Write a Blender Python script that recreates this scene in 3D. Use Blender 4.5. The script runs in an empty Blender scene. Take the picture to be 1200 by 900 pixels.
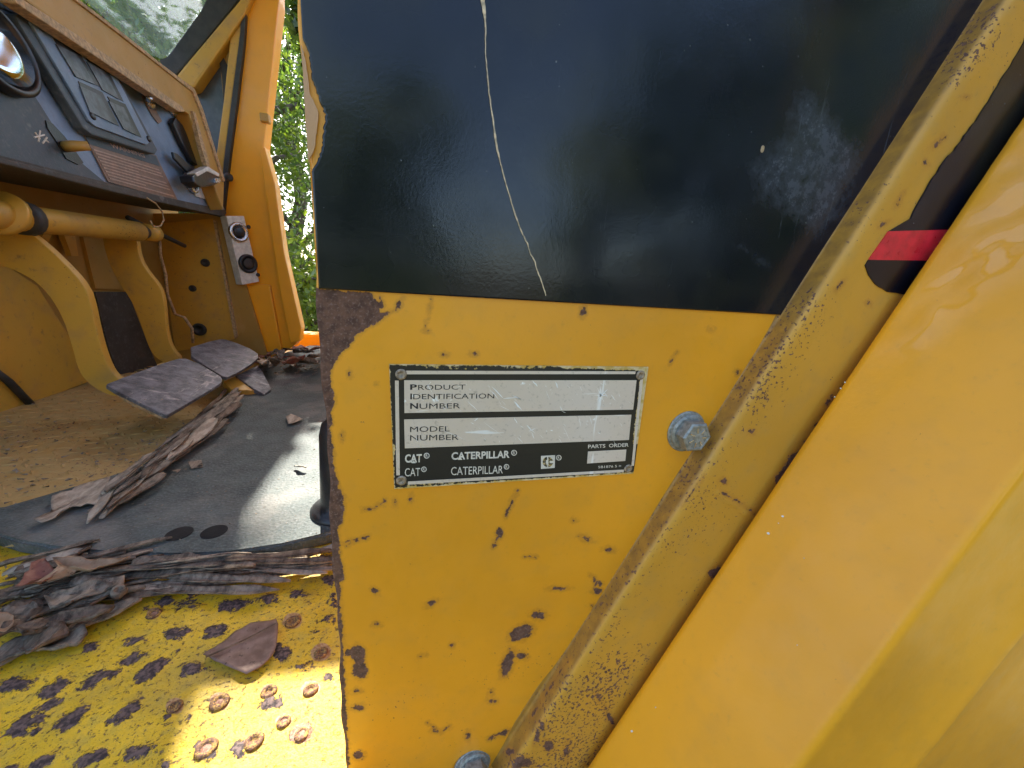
import bpy, bmesh, math, random
import numpy as np
from mathutils import Vector, Matrix, noise as mnoise
rnd = random.Random(7)
rng = np.random.default_rng(7)
sc = bpy.context.scene
COL = sc.collection
# ------------------------------------------------------------------ camera (world origin = the camera; ground at z = -1.8)
EX = np.array([0.96724986, -0.00115405, 0.2538235])     # world X seen in camera axes (right, down, forward)
EY = np.array([-0.24560808, -0.25665136, 0.93477631])
EZ = np.array([0.06406537, -0.96650336, -0.24852944])
FPX = 450.0
cam_d = bpy.data.cameras.new('camera'); cam = bpy.data.objects.new('camera', cam_d); COL.objects.link(cam)
cam_d.sensor_width = 36.0; cam_d.lens = FPX / 1200 * 36
cam_d.clip_start = 0.005; cam_d.clip_end = 500
right = Vector((EX[0], EY[0], EZ[0])); down = Vector((EX[1], EY[1], EZ[1])); fwd = Vector((EX[2], EY[2], EZ[2]))
cam.matrix_world = Matrix((( right.x, -down.x, -fwd.x, 0), (right.y, -down.y, -fwd.y, 0), (right.z, -down.z, -fwd.z, 0), (0, 0, 0, 1)))
sc.camera = cam
# ------------------------------------------------------------------ world, sun, exposure
SUN = Vector((-0.12, 0.72, 0.68)).normalized()
world = bpy.data.worlds.new('World'); sc.world = world; world.use_nodes = True
wn = world.node_tree.nodes; wl = world.node_tree.links
bg = wn['Background']; sky = wn.new('ShaderNodeTexSky'); sky.sky_type = 'NISHITA'; sky.sun_disc = False
sky.sun_elevation = math.asin(SUN.z); sky.sun_rotation = math.atan2(SUN.x, SUN.y)
sky.air_density = 1.0; sky.dust_density = 2.5; sky.ozone_density = 1.0
wl.new(sky.outputs[0], bg.inputs[0]); bg.inputs[1].default_value = 0.15
sl = bpy.data.lights.new('sun', 'SUN'); sl.energy = 5.0; sl.angle = math.radians(0.5); sl.color = (1, 0.95, 0.86)
so = bpy.data.objects.new('sun', sl); COL.objects.link(so); so.rotation_euler = SUN.to_track_quat('Z', 'Y').to_euler()
sc.view_settings.view_transform = 'Standard'; sc.view_settings.look = 'None'; sc.view_settings.gamma = 1
sc.view_settings.exposure = 2.15
sc.cycles.max_bounces = 8; sc.cycles.transparent_max_bounces = 12

# ------------------------------------------------------------------ geometry of the photograph -> the place
def ray(px, py):
    r = np.array([px - 600.0, py - 450.0, FPX]); return np.array([r @ EX, r @ EY, r @ EZ])
class Pl:
    """a plane standing in the place; normal turned to the camera"""
    def __init__(s, p, n):
        s.p = np.array(p, float); s.n = np.array(n, float) / np.linalg.norm(n)
        if s.n @ s.p > 0: s.n = -s.n
    def at(s, px, py, off=0.0):
        r = ray(px, py); return r * (((s.p + s.n * off) @ s.n) / (r @ s.n))
def PX(v): return Pl((v, 0, 0), (1, 0, 0))
def PY(v): return Pl((0, v, 0), (0, 1, 0))
def PZ(v): return Pl((0, 0, v), (0, 0, 1))
def project(P):
    P = np.asarray(P); q = P[..., :1] * EX + P[..., 1:2] * EY + P[..., 2:3] * EZ
    z = np.maximum(q[..., 2], 1e-3)
    return 600 + FPX * q[..., 0] / z, 450 + FPX * q[..., 1] / z

# signed distances in photograph pixels (positive inside), used only to place chips, rust and scratches on a surface
def sd_poly(x, y, pts):
    pts = np.array(pts, float); d = np.full(x.shape, 1e9); ins = np.zeros(x.shape, bool)
    n = len(pts)
    for i in range(n):
        a = pts[i]; b = pts[(i + 1) % n]; e = b - a
        t = np.clip(((x - a[0]) * e[0] + (y - a[1]) * e[1]) / max(e @ e, 1e-9), 0, 1)
        d = np.minimum(d, np.hypot(x - a[0] - t * e[0], y - a[1] - t * e[1]))
        if a[1] != b[1]:
            c = ((a[1] > y) != (b[1] > y)) & (x < (b[0] - a[0]) * (y - a[1]) / (b[1] - a[1]) + a[0]); ins ^= c
    return np.where(ins, d, -d)
def sd_line(x, y, pts, w):
    pts = np.array(pts, float); d = np.full(x.shape, 1e9)
    for a, b in zip(pts[:-1], pts[1:]):
        e = b - a; t = np.clip(((x - a[0]) * e[0] + (y - a[1]) * e[1]) / max(e @ e, 1e-9), 0, 1)
        d = np.minimum(d, np.hypot(x - a[0] - t * e[0], y - a[1] - t * e[1]))
    return w / 2 - d
def sd_ell(x, y, cx, cy, rx, ry, ang=0):
    a = math.radians(ang); c, s_ = math.cos(a), math.sin(a)
    u = ((x - cx) * c + (y - cy) * s_) / rx; v = (-(x - cx) * s_ + (y - cy) * c) / ry
    return (1 - np.hypot(u, v)) * min(rx, ry)
def union(x, y, polys=(), lines=(), ells=()):
    d = np.full(x.shape, -30.0)
    for p in polys: d = np.maximum(d, sd_poly(x, y, p))
    for p, w in lines: d = np.maximum(d, sd_line(x, y, p, w))
    for e in ells: d = np.maximum(d, sd_ell(x, y, *e))
    return d

# ------------------------------------------------------------------ objects
def tag(o, label=None, cat=None, group=None, kind=None):
    if label: o['label'] = label
    if cat: o['category'] = cat
    if group: o['group'] = group
    if kind: o['kind'] = kind
    return o
def empty(name, loc, label, cat, group=None):
    o = bpy.data.objects.new(name, None); COL.objects.link(o); o.location = loc; o.empty_display_size = .1
    return tag(o, label, cat, group)
def link(name, me, mat, parent=None, smooth=False):
    o = bpy.data.objects.new(name, me); COL.objects.link(o)
    if parent is not None:
        o.parent = parent; o.matrix_parent_inverse = Matrix.Translation(wloc(parent)).inverted()
    if mat is not None and not me.materials: me.materials.append(mat)
    if smooth:
        me.polygons.foreach_set('use_smooth', [True] * len(me.polygons))
    return o
def wloc(o):
    return Vector(o.location) if o.parent is None else Vector((0, 0, 0))
def from_bm(name, bm, mat, parent=None, smooth=False):
    bmesh.ops.recalc_face_normals(bm, faces=bm.faces)
    me = bpy.data.meshes.new(name); bm.to_mesh(me); bm.free()
    return link(name, me, mat, parent, smooth)
def grid_mesh(name, P, attrs, mat, parent=None, thick=0.0, away=None, smooth=True):
    """P [nu,nv,3] sheet; attrs dict of [nu,nv] floats; a real thickness is added behind it"""
    nu, nv = P.shape[:2]; V = P.reshape(-1, 3)
    i = np.arange(nu - 1)[:, None] * nv + np.arange(nv - 1)[None, :]
    F = np.stack([i, i + nv, i + nv + 1, i + 1], -1).reshape(-1, 4)
    n_front = len(F)
    A = {k: a.reshape(-1) for k, a in attrs.items()}
    if thick:
        off = np.array(away) * thick; N = len(V)
        # back sheet coarse: only the border is copied, closed with one n-gon
        b = np.concatenate([np.arange(nv), np.arange(1, nu) * nv + nv - 1, (nu - 1) * nv + np.arange(nv - 2, -1, -1), np.arange(nu - 2, 0, -1) * nv])
        V = np.concatenate([V, V[b] + off]); m = len(b)
        A = {k: np.concatenate([a, a[b]]) for k, a in A.items()}
        j = np.arange(m); jn = (j + 1) % m
        S = np.stack([b[j], b[jn], N + jn, N + j], 1)
        F = np.concatenate([F, S])
        ng = (N + np.arange(m))[::-1]
    me = bpy.data.meshes.new(name)
    nl = F.size + (len(ng) if thick else 0); npoly = len(F) + (1 if thick else 0)
    me.vertices.add(len(V)); me.vertices.foreach_set('co', V.astype(np.float32).ravel())
    loops = F.ravel() if not thick else np.concatenate([F.ravel(), ng])
    me.loops.add(nl); me.loops.foreach_set('vertex_index', loops.astype(np.int32))
    starts = np.arange(npoly) * 4
    me.polygons.add(npoly); me.polygons.foreach_set('loop_start', starts.astype(np.int32))
    me.update(calc_edges=True); me.validate()
    for k, a in A.items():
        at_ = me.attributes.new(k, 'FLOAT', 'POINT'); at_.data.foreach_set('value', a.astype(np.float32))
    o = link(name, me, mat, parent)
    sm = np.zeros(len(me.polygons), bool); sm[:n_front] = smooth; me.polygons.foreach_set('use_smooth', sm)
    return o
def jitter_poly(pts, amp, step, seed=0, closed=True):
    r = random.Random(seed); out = []
    n = len(pts)
    for i in range(n if closed else n - 1):
        a = pts[i]; b = pts[(i + 1) % n]; L = math.hypot(b[0] - a[0], b[1] - a[1]); k = max(1, int(L / step))
        for j in range(k):
            t = j / k; q = amp if j else 0
            out.append((a[0] + (b[0] - a[0]) * t + r.uniform(-q, q), a[1] + (b[1] - a[1]) * t + r.uniform(-q, q)))
    if not closed: out.append(pts[-1])
    return out
def prism(pts3, off, bm=None):
    bm = bm or bmesh.new(); off = Vector(off)
    a = [bm.verts.new(Vector(p)) for p in pts3]; b = [bm.verts.new(Vector(p) + off) for p in pts3]
    n = len(a)
    bm.faces.new(a); bm.faces.new(b[::-1])
    for i in range(n): bm.faces.new((a[i], b[i], b[(i + 1) % n], a[(i + 1) % n]))
    return bm
def patch(name, pts, plane, thick, mat, parent, off=0.0, bevel=0.0, away=None, seg=2, smooth=False):
    """plate of real thickness whose outline lies on a plane of the place"""
    P = [plane.at(x, y, off) for x, y in pts]
    d = -plane.n if away is None else np.array(away, float)
    bm = prism(P, d * thick)
    if bevel:
        bmesh.ops.recalc_face_normals(bm, faces=bm.faces)
        bmesh.ops.bevel(bm, geom=list(bm.edges), offset=bevel, segments=seg, affect='EDGES', profile=.6, clamp_overlap=True)
    return from_bm(name, bm, mat, parent, smooth)
def box_bm(bm, lo, hi, bevel=0.0):
    vs = [bm.verts.new((x, y, z)) for x in (lo[0], hi[0]) for y in (lo[1], hi[1]) for z in (lo[2], hi[2])]
    fs = [bm.faces.new([vs[i] for i in f]) for f in ((0, 1, 3, 2), (4, 6, 7, 5), (0, 4, 5, 1), (2, 3, 7, 6), (0, 2, 6, 4), (1, 5, 7, 3))]
    if bevel:
        es = list({e for f in fs for e in f.edges}); bmesh.ops.bevel(bm, geom=es, offset=bevel, segments=2, affect='EDGES', profile=.5)
    return bm
def tube(bm, pts, rad, seg=12, cap=True):
    pts = [Vector(p) for p in pts]; n = len(pts); rings = []
    R = rad if isinstance(rad, (list, tuple)) else [rad] * n
    ref = Vector((0, 0, 1))
    for i, p in enumerate(pts):
        t = (pts[min(i + 1, n - 1)] - pts[max(i - 1, 0)]).normalized()
        if abs(t.dot(ref)) > .95: ref = Vector((1, 0, 0)) if abs(t.x) < .9 else Vector((0, 1, 0))
        u = t.cross(ref).normalized(); v = t.cross(u)
        rings.append([bm.verts.new(p + (u * math.cos(2 * math.pi * k / seg) + v * math.sin(2 * math.pi * k / seg)) * R[i]) for k in range(seg)])
    for a, b in zip(rings[:-1], rings[1:]):
        for k in range(seg): bm.faces.new((a[k], a[(k + 1) % seg], b[(k + 1) % seg], b[k]))
    if cap: bm.faces.new(rings[0]); bm.faces.new(rings[-1][::-1])
    return bm
def lathe(bm, origin, axis, prof, seg=32):
    """prof: list of (radius, height along axis)"""
    o = Vector(origin); t = Vector(axis).normalized(); r0 = Vector((0, 0, 1)) if abs(t.z) < .9 else Vector((1, 0, 0))
    u = t.cross(r0).normalized(); v = t.cross(u); rings = []
    for r, h in prof:
        if r < 1e-6: rings.append([bm.verts.new(o + t * h)])
        else: rings.append([bm.verts.new(o + t * h + (u * math.cos(2 * math.pi * k / seg) + v * math.sin(2 * math.pi * k / seg)) * r) for k in range(seg)])
    for a, b in zip(rings[:-1], rings[1:]):
        for k in range(seg):
            k2 = (k + 1) % seg
            f = [a[k % len(a)], a[k2 % len(a)], b[k2 % len(b)], b[k % len(b)]]
            g = []
            for w in f:
                if w not in g: g.append(w)
            if len(g) > 2: bm.faces.new(g)
    for r in (rings[0], rings[-1]):
        if len(r) > 2:
            try: bm.faces.new(r)
            except ValueError: pass
    return bm

# ------------------------------------------------------------------ materials
class NT:
    def __init__(s, name):
        s.m = bpy.data.materials.new(name); s.m.use_nodes = True; s.t = s.m.node_tree; s.n = s.t.nodes
        s.b = s.n['Principled BSDF']; s.out = s.n['Material Output']
        s.tc = s.n.new('ShaderNodeTexCoord').outputs['Object']
    def l(s, a, b): s.t.links.new(a, b)
    def setin(s, sock, v):
        if isinstance(v, bpy.types.NodeSocket): s.l(v, sock)
        elif sock.type == 'RGBA' and not isinstance(v, tuple): sock.default_value = (v, v, v, 1)
        else: sock.default_value = v if not isinstance(v, tuple) or len(v) != 3 or sock.type != 'RGBA' else (*v, 1)
    def math(s, op, a, b=0.0, c=0.0, clamp=False):
        n = s.n.new('ShaderNodeMath'); n.operation = op; n.use_clamp = clamp
        s.setin(n.inputs[0], a); s.setin(n.inputs[1], b)
        if len(n.inputs) > 2: s.setin(n.inputs[2], c)
        return n.outputs[0]
    def noise(s, scale, detail=4, rough=.55, vec=None, dist=0.0, stretch=None):
        n = s.n.new('ShaderNodeTexNoise'); n.inputs['Scale'].default_value = scale; n.inputs['Detail'].default_value = detail
        n.inputs['Roughness'].default_value = rough; n.inputs['Distortion'].default_value = dist
        v = vec or s.tc
        if stretch:
            mp = s.n.new('ShaderNodeMapping'); mp.inputs['Scale'].default_value = stretch[0]
            if len(stretch) > 1: mp.inputs['Rotation'].default_value = stretch[1]
            s.l(v, mp.inputs[0]); v = mp.outputs[0]
        s.l(v, n.inputs['Vector']); return n.outputs[0]
    def voro(s, scale, feature='F1', stretch=None):
        n = s.n.new('ShaderNodeTexVoronoi'); n.inputs['Scale'].default_value = scale; n.feature = feature
        v = s.tc
        if stretch:
            mp = s.n.new('ShaderNodeMapping'); mp.inputs['Scale'].default_value = stretch; s.l(v, mp.inputs[0]); v = mp.outputs[0]
        s.l(v, n.inputs['Vector']); return n.outputs[0]
    def ss(s, v, lo, hi):
        n = s.n.new('ShaderNodeMapRange'); n.interpolation_type = 'SMOOTHSTEP'
        s.setin(n.inputs[0], v); n.inputs[1].default_value = lo; n.inputs[2].default_value = hi; return n.outputs[0]
    def lin(s, v, a, b, c, d):
        n = s.n.new('ShaderNodeMapRange'); s.setin(n.inputs[0], v)
        for i, q in enumerate((a, b, c, d)): n.inputs[i + 1].default_value = q
        return n.outputs[0]
    def mix(s, f, a, b, mode='MIX'):
        n = s.n.new('ShaderNodeMix'); n.data_type = 'RGBA'; n.blend_type = mode
        s.setin(n.inputs[0], f); s.setin(n.inputs[6], a); s.setin(n.inputs[7], b); return n.outputs[2]
    def attr(s, name):
        n = s.n.new('ShaderNodeAttribute'); n.attribute_name = name; return n.outputs['Fac']
    def bump(s, h, dist, strength=1.0, nrm=None):
        n = s.n.new('ShaderNodeBump'); n.inputs['Strength'].default_value = strength; n.inputs['Distance'].default_value = dist
        s.l(h, n.inputs['Height'])
        if nrm is not None: s.l(nrm, n.inputs['Normal'])
        return n.outputs[0]
    def fin(s, color=None, rough=None, metal=None, normal=None, spec=None, coat=None, coat_r=.1, coat_n=None):
        I = s.b.inputs
        if color is not None: s.setin(I['Base Color'], color)
        if rough is not None: s.setin(I['Roughness'], rough)
        if metal is not None: s.setin(I['Metallic'], metal)
        if normal is not None: s.l(normal, I['Normal'])
        if spec is not None: s.setin(I['Specular IOR Level'], spec)
        if coat is not None: s.setin(I['Coat Weight'], coat); I['Coat Roughness'].default_value = coat_r
        if coat_n is not None: s.l(coat_n, I['Coat Normal'])
        return s.m
YEL = (.76, .315, .012)
def rust_color(t, sc_=1.0):
    r = t.mix(t.ss(t.noise(260 * sc_, 5), .35, .65), (.075, .033, .020), (.15, .068, .040))
    return t.mix(t.ss(t.noise(900 * sc_, 3), .5, .75), r, (.20, .12, .095))
def paint(name, base=YEL, sc_=1.0, rust=True, speck=.0, rough=.34, dirt=.25, wav=.0, chipcol=None, coat=0.0):
    """old enamel: fading, grime, chips (attribute 'rust', plus fine specks), orange peel"""
    t = NT(name)
    big = t.noise(9 * sc_, 4); mid = t.noise(60 * sc_, 5)
    c = t.mix(t.ss(big, .3, .7), tuple(x * .93 for x in base), tuple(min(1, x * 1.06) for x in base))
    c = t.mix(t.math('MULTIPLY', t.ss(mid, .45, .75), dirt), c, (.40, .235, .06))
    gr = t.noise(240 * sc_, 5, .7)
    c = t.mix(t.math('MULTIPLY', t.ss(gr, .58, .78), dirt * 1.2), c, (.22, .13, .045))
    mask = None
    if rust:
        a = t.attr('rust'); n1 = t.math('SUBTRACT', t.noise(330 * sc_, 6, .65), .5)
        v = t.math('ADD', a, t.math('MULTIPLY', n1, 12.0)); mask = t.ss(v, -.5, .5)
    if speck > 0:
        sp = t.noise(520 * sc_, 3, .6); cl = t.noise(22 * sc_, 3)
        th = t.math('ADD', sp, t.math('MULTIPLY', t.math('SUBTRACT', cl, .5), .35))
        if rust:
            th = t.math('ADD', th, t.math('MULTIPLY', t.attr('grime'), .13))
        m2 = t.ss(th, .80 - speck * .16, .83 - speck * .16)
        mask = m2 if mask is None else t.math('MAXIMUM', mask, m2)
    rg = t.lin(t.noise(70 * sc_, 4), .3, .7, rough - .07, rough + .1)
    h = t.math('MULTIPLY', t.noise(420 * sc_, 2), .25)
    if mask is not None:
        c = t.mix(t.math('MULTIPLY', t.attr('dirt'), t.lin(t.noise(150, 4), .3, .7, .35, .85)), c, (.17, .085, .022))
        halo = t.math('MULTIPLY', t.ss(v, -5.0, 0), .5) if rust else None
        if halo is not None: c = t.mix(halo, c, (.40, .16, .02))
        c = t.mix(mask, c, rust_color(t, sc_) if chipcol is None else chipcol)
        rg = t.mix(mask, rg, .85)
        h = t.math('SUBTRACT', h, t.math('MULTIPLY', mask, 1.2))
        h = t.math('ADD', h, t.math('MULTIPLY', t.math('MULTIPLY', mask, t.noise(700 * sc_, 4)), 1.0))
    nb = t.bump(h, .00035 / sc_, .7)
    if wav > 0: nb = t.bump(t.noise(26, 3, .5, stretch=((1, 1, 3.2),)), .004 * wav, 1.0, nb)
    if coat == 'gloss': return t.fin(c, rg, 0.0, nb, .3, t.math('ADD', t.math('MULTIPLY', t.attr('gloss'), .9), .06), .06)
    return t.fin(c, rg, 0.0, nb, .5, coat, .08)

M = {}
def simple(name, col, rough=.5, metal=0, var=.25, scale=60, bump=.0003, spec=.5):
    t = NT(name); n = t.noise(scale, 5); c = t.mix(t.ss(n, .3, .7), tuple(x * (1 - var) for x in col), tuple(min(1, x * (1 + var)) for x in col))
    c = t.mix(t.math('MULTIPLY', t.ss(t.noise(scale * 4, 4, .7), .6, .8), .5), c, tuple(min(1, x * .5 + .06) for x in col))
    return t.fin(c, t.lin(n, .2, .8, max(.03, rough - .1), min(1, rough + .1)), metal, t.bump(t.noise(scale * 8, 3), bump), spec)

M['panel'] = paint('panel_paint', speck=.22, rough=.36, dirt=.14)
M['beam'] = paint('beam_paint', base=(.56, .275, .026), speck=.74, rough=.5, dirt=.34)
M['guard'] = paint('guard_paint', base=(.80, .345, .014), speck=.04, rough=.36, dirt=.12, coat='gloss', wav=.0)
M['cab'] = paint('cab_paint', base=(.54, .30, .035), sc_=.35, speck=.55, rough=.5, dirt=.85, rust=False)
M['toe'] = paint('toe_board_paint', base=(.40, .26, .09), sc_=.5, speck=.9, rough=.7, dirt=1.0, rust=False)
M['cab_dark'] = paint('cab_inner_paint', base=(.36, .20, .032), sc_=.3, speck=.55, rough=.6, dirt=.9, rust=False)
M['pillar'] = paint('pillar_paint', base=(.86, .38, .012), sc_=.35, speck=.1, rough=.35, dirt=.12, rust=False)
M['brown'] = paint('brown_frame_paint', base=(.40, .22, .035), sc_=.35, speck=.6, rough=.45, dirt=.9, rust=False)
M['roof'] = paint('roof_paint', base=(.6, .3, .03), sc_=.3, speck=.1, rust=False)
M['edge'] = simple('bare_worn_edge', (.38, .25, .12), .6, 0, .4, 150)
def deck_mat():
    t = NT('deck_paint')
    a = t.attr('rust'); n1 = t.math('SUBTRACT', t.noise(190, 6, .75), .5)
    v = t.math('ADD', a, t.math('MULTIPLY', n1, 26.0)); v = t.math('ADD', v, t.math('MULTIPLY', t.math('SUBTRACT', t.noise(60, 4, .6), .5), 22.0)); mask = t.ss(v, -.6, .8)
    sp = t.ss(t.noise(300, 4, .75), .575, .62); mask = t.math('MAXIMUM', mask, t.math('MULTIPLY', sp, .8))
    sp2 = t.ss(t.noise(750, 3, .7), .62, .67)
    base = t.mix(t.ss(t.noise(30, 4), .3, .7), (.62, .40, .010), (.78, .50, .02))
    base = t.mix(t.math('MULTIPLY', t.ss(t.noise(120, 5, .7), .42, .7), .6), base, (.40, .30, .06))
    base = t.mix(t.math('MULTIPLY', sp2, .85), base, (.16, .10, .035)); base = t.mix(t.math('MULTIPLY', t.ss(t.noise(14, 5, .65), .48, .68), .45), base, (.27, .20, .06))
    worn = t.mix(t.ss(t.noise(350, 4), .4, .62), (.035, .024, .022), (.15, .10, .085))
    rr = t.attr('ring'); ring = t.ss(t.math('ADD', rr, t.math('MULTIPLY', n1, 6)), -.5, 1.0)
    c = t.mix(mask, base, worn); c = t.mix(t.math('MULTIPLY', ring, .8), c, t.mix(t.ss(t.noise(500, 3), .4, .6), (.28, .12, .07), (.42, .25, .17)))
    h = t.math('ADD', t.math('MULTIPLY', mask, -.8), t.math('MULTIPLY', t.noise(420, 5, .7), 1.1))
    return t.fin(c, t.mix(mask, .42, .8), 0, t.bump(h, .0009, .9), .4)
M['deck'] = deck_mat()
def decal_mat(name='decal_film', hz=True):
    t = NT(name)
    c = t.mix(t.ss(t.noise(14, 4), .35, .7), (.0035, .0045, .0095), (.0075, .009, .017))
    c = t.mix(t.math('MULTIPLY', t.ss(t.noise(11, 3, .5), .45, .72), .55), c, (.042, .038, .016))  # olive blotches: reflections of yellow surroundings painted into the film colour
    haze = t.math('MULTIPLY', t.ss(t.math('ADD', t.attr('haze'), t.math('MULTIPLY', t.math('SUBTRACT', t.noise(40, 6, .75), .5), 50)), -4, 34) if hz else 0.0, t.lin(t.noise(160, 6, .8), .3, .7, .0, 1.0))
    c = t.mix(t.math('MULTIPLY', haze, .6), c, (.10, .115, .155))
    dots = t.ss(t.noise(420, 3, .6), .735, .76); c = t.mix(t.math('MULTIPLY', dots, .55), c, (.22, .22, .2))
    sc1 = t.ss(t.noise(180, 5, .7, stretch=((1, 1, .08), (0, .5, 0))), .66, .74)
    c = t.mix(t.math('MULTIPLY', sc1, .3), c, (.12, .13, .15))
    cr = t.ss(t.math('ADD', t.attr('crack') if hz else -9.0, t.math('MULTIPLY', t.math('SUBTRACT', t.noise(600, 4), .5), 1.2)), -.25, .25)
    c = t.mix(cr, c, t.mix(t.noise(300, 3), (.55, .42, .28), (.35, .22, .1)))
    rg = t.math('ADD', t.lin(t.noise(45, 6, .65), .25, .75, .07, .18), t.math('MULTIPLY', haze, .25))
    rg = t.mix(cr, rg, .8)
    nb = t.bump(t.noise(700, 3), .00006, .6)
    nb = t.bump(t.noise(18, 2), .0012, .6, nb)
    nb = t.bump(cr, .0008, 1.0, nb)
    return t.fin(c, rg, 0, nb, .34)
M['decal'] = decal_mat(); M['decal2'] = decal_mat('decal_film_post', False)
M['red'] = simple('red_stripe', (.60, .014, .03), .32, 0, .18, 160, .0001)
M['steel'] = simple('zinc_steel', (.26, .265, .245), .42, .4, .3, 500, .0001)
M['alu'] = None
def alu():
    t = NT('brushed_plate_metal')
    g = t.lin(t.noise(12, 2, stretch=((1, 1, .3),)), .3, .7, 0, 1)
    c = t.mix(g, (.60, .475, .35), (.70, .61, .54))
    c = t.mix(t.math('MULTIPLY', t.ss(t.noise(380, 5, .75), .55, .7), .5), c, (.24, .19, .15))
    s1 = t.ss(t.noise(110, 4, .6, stretch=((1, 1, .10), (0, .6, 0))), .64, .70)
    s2 = t.ss(t.noise(150, 4, .6, stretch=((.12, 1, 1), (0, .35, 0))), .68, .72)
    wht = t.ss(t.noise(70, 5, .65), .66, .70)
    s = t.math('MAXIMUM', t.math('MULTIPLY', t.math('MAXIMUM', s1, s2), .75), wht)
    c = t.mix(s, c, (.86, .84, .82))
    return t.fin(c, t.lin(t.noise(90, 4), .3, .7, .35, .55), .2, t.bump(t.noise(500, 4), .00008), .5)
M['alu'] = alu()
def plate_black():
    t = NT('plate_black_ink')
    c = (.008, .009, .012)
    w = t.ss(t.math('ADD', t.attr('rust'), t.math('MULTIPLY', t.math('SUBTRACT', t.noise(420, 5, .7), .5), 8)), -.4, .4)
    w2 = t.math('MULTIPLY', t.ss(t.noise(330, 5, .7), .70, .74), .7)
    c = t.mix(w, c, t.mix(t.ss(t.noise(200, 3), .4, .6), (.62, .48, .26), (.5, .33, .08)))
    c = t.mix(w2, c, (.45, .45, .45))
    return t.fin(c, t.mix(w, .3, .6), 0, t.bump(t.noise(500, 4), .00006), .5)
M['ink'] = plate_black()
M['print'] = simple('black_print', (.014, .012, .014), .5, 0, .1)
M['printw'] = simple('pale_metal_print', (.66, .60, .52), .5, .1, .12, 300, .0001)
M['rivet'] = simple('old_rivet', (.34, .27, .2), .5, .6, .4, 900, .0002)
def mat_rubber():
    t = NT('rubber_floor_mat')
    n = t.noise(40, 5); c = t.mix(t.ss(n, .3, .7), (.050, .062, .057), (.10, .118, .108))
    g = t.noise(330, 3, .6); c = t.mix(t.math('MULTIPLY', t.ss(g, .5, .68), .5), c, (.17, .195, .20))
    d = t.ss(t.noise(7, 5, .6), .48, .68); c = t.mix(t.math('MULTIPLY', d, .55), c, (.23, .21, .18))
    v = t.voro(260)
    h = t.math('ADD', v, t.math('MULTIPLY', g, .5))
    return t.fin(c, t.lin(n, .3, .7, .6, .8), 0, t.bump(h, .0010, .9), .3)
M['rubber'] = mat_rubber()
def bark(name, a, b, sc_=1.0):
    t = NT(name)
    g = t.noise(120 * sc_, 5, .7, stretch=((1, .25, 1),)); c = t.mix(t.ss(g, .3, .68), a, b)
    c = t.mix(t.math('MULTIPLY', t.ss(t.noise(300 * sc_, 4, .7), .6, .72), .7), c, tuple(x * .3 for x in a))
    return t.fin(c, .8, 0, t.bump(t.noise(260 * sc_, 5, .7), .0010, .9), .3)
M['bark1'] = bark('bark_grey', (.065, .050, .036), (.30, .240, .175))
M['bark2'] = bark('bark_brown', (.05, .032, .020), (.22, .155, .105))
M['bark3'] = bark('bark_pale', (.22, .17, .12), (.48, .40, .30))
def leafm(name, a, b, transl=.25, rough=.55):
    t = NT(name)
    n = t.noise(90, 4); c = t.mix(t.ss(n, .3, .7), a, b)
    c = t.mix(t.math('MULTIPLY', t.ss(t.noise(260, 4, .6), .62, .70), .8), c, tuple(x * .35 for x in a))
    t.fin(c, rough, 0, t.bump(t.noise(200, 4), .0006), .4)
    tr = t.n.new('ShaderNodeBsdfTranslucent'); t.l(c, tr.inputs[0]); mx = t.n.new('ShaderNodeMixShader'); mx.inputs[0].default_value = transl
    t.l(t.b.outputs[0], mx.inputs[1]); t.l(tr.outputs[0], mx.inputs[2]); t.l(mx.outputs[0], t.out.inputs[0])
    return t.m
M['dry_brown'] = leafm('dry_leaf_brown', (.19, .11, .075), (.33, .215, .16))
M['dry_red'] = leafm('dry_leaf_red', (.27, .095, .07), (.42, .20, .13))
M['dry_tan'] = leafm('dry_leaf_tan', (.33, .20, .11), (.50, .34, .21))
def foliage(name, a, b, transl=.45):
    t = NT(name)
    oi = t.noise(3.5, 3); c = t.mix(t.ss(oi, .35, .65), a, b)
    c = t.mix(t.ss(t.noise(16, 2), .45, .7), c, tuple(min(1, x * 1.6) for x in b))
    t.fin(c, .38, 0, None, .5)
    tr = t.n.new('ShaderNodeBsdfTranslucent'); t.l(t.mix(.5, c, (b[0] * 2.2, b[1] * 2.4, b[2])), tr.inputs[0]); mx = t.n.new('ShaderNodeMixShader'); mx.inputs[0].default_value = transl
    t.l(t.b.outputs[0], mx.inputs[1]); t.l(tr.outputs[0], mx.inputs[2]); t.l(mx.outputs[0], t.out.inputs[0])
    return t.m
M['fol1'] = foliage('foliage_green', (.035, .065, .012), (.085, .13, .025))
M['fol2'] = foliage('foliage_dark', (.020, .042, .014), (.05, .09, .03))
M['fol3'] = foliage('foliage_yellow_green', (.07, .11, .012), (.13, .17, .02))
M['trunk'] = bark('tree_trunk_bark', (.06, .045, .035), (.17, .13, .10), .1)
def dashm(name, a, b, rough=.45):
    t = NT(name)
    n = t.noise(14, 5, .6); c = t.mix(t.ss(n, .3, .7), a, b)
    c = t.mix(t.math('MULTIPLY', t.ss(t.noise(90, 6, .75), .5, .7), .45), c, (.15, .15, .15))
    s1 = t.ss(t.noise(60, 4, .6, stretch=((1, .2, .2),)), .66, .7); c = t.mix(t.math('MULTIPLY', s1, .35), c, (.25, .24, .22))
    return t.fin(c, t.lin(n, .3, .7, rough - .1, rough + .15), 0, t.bump(t.noise(300, 4), .0004), .5)
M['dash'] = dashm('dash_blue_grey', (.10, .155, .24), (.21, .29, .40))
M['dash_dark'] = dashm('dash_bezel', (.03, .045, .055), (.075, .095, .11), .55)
M['dash_under'] = dashm('dash_underside', (.035, .032, .026), (.075, .064, .05), .7)
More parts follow.
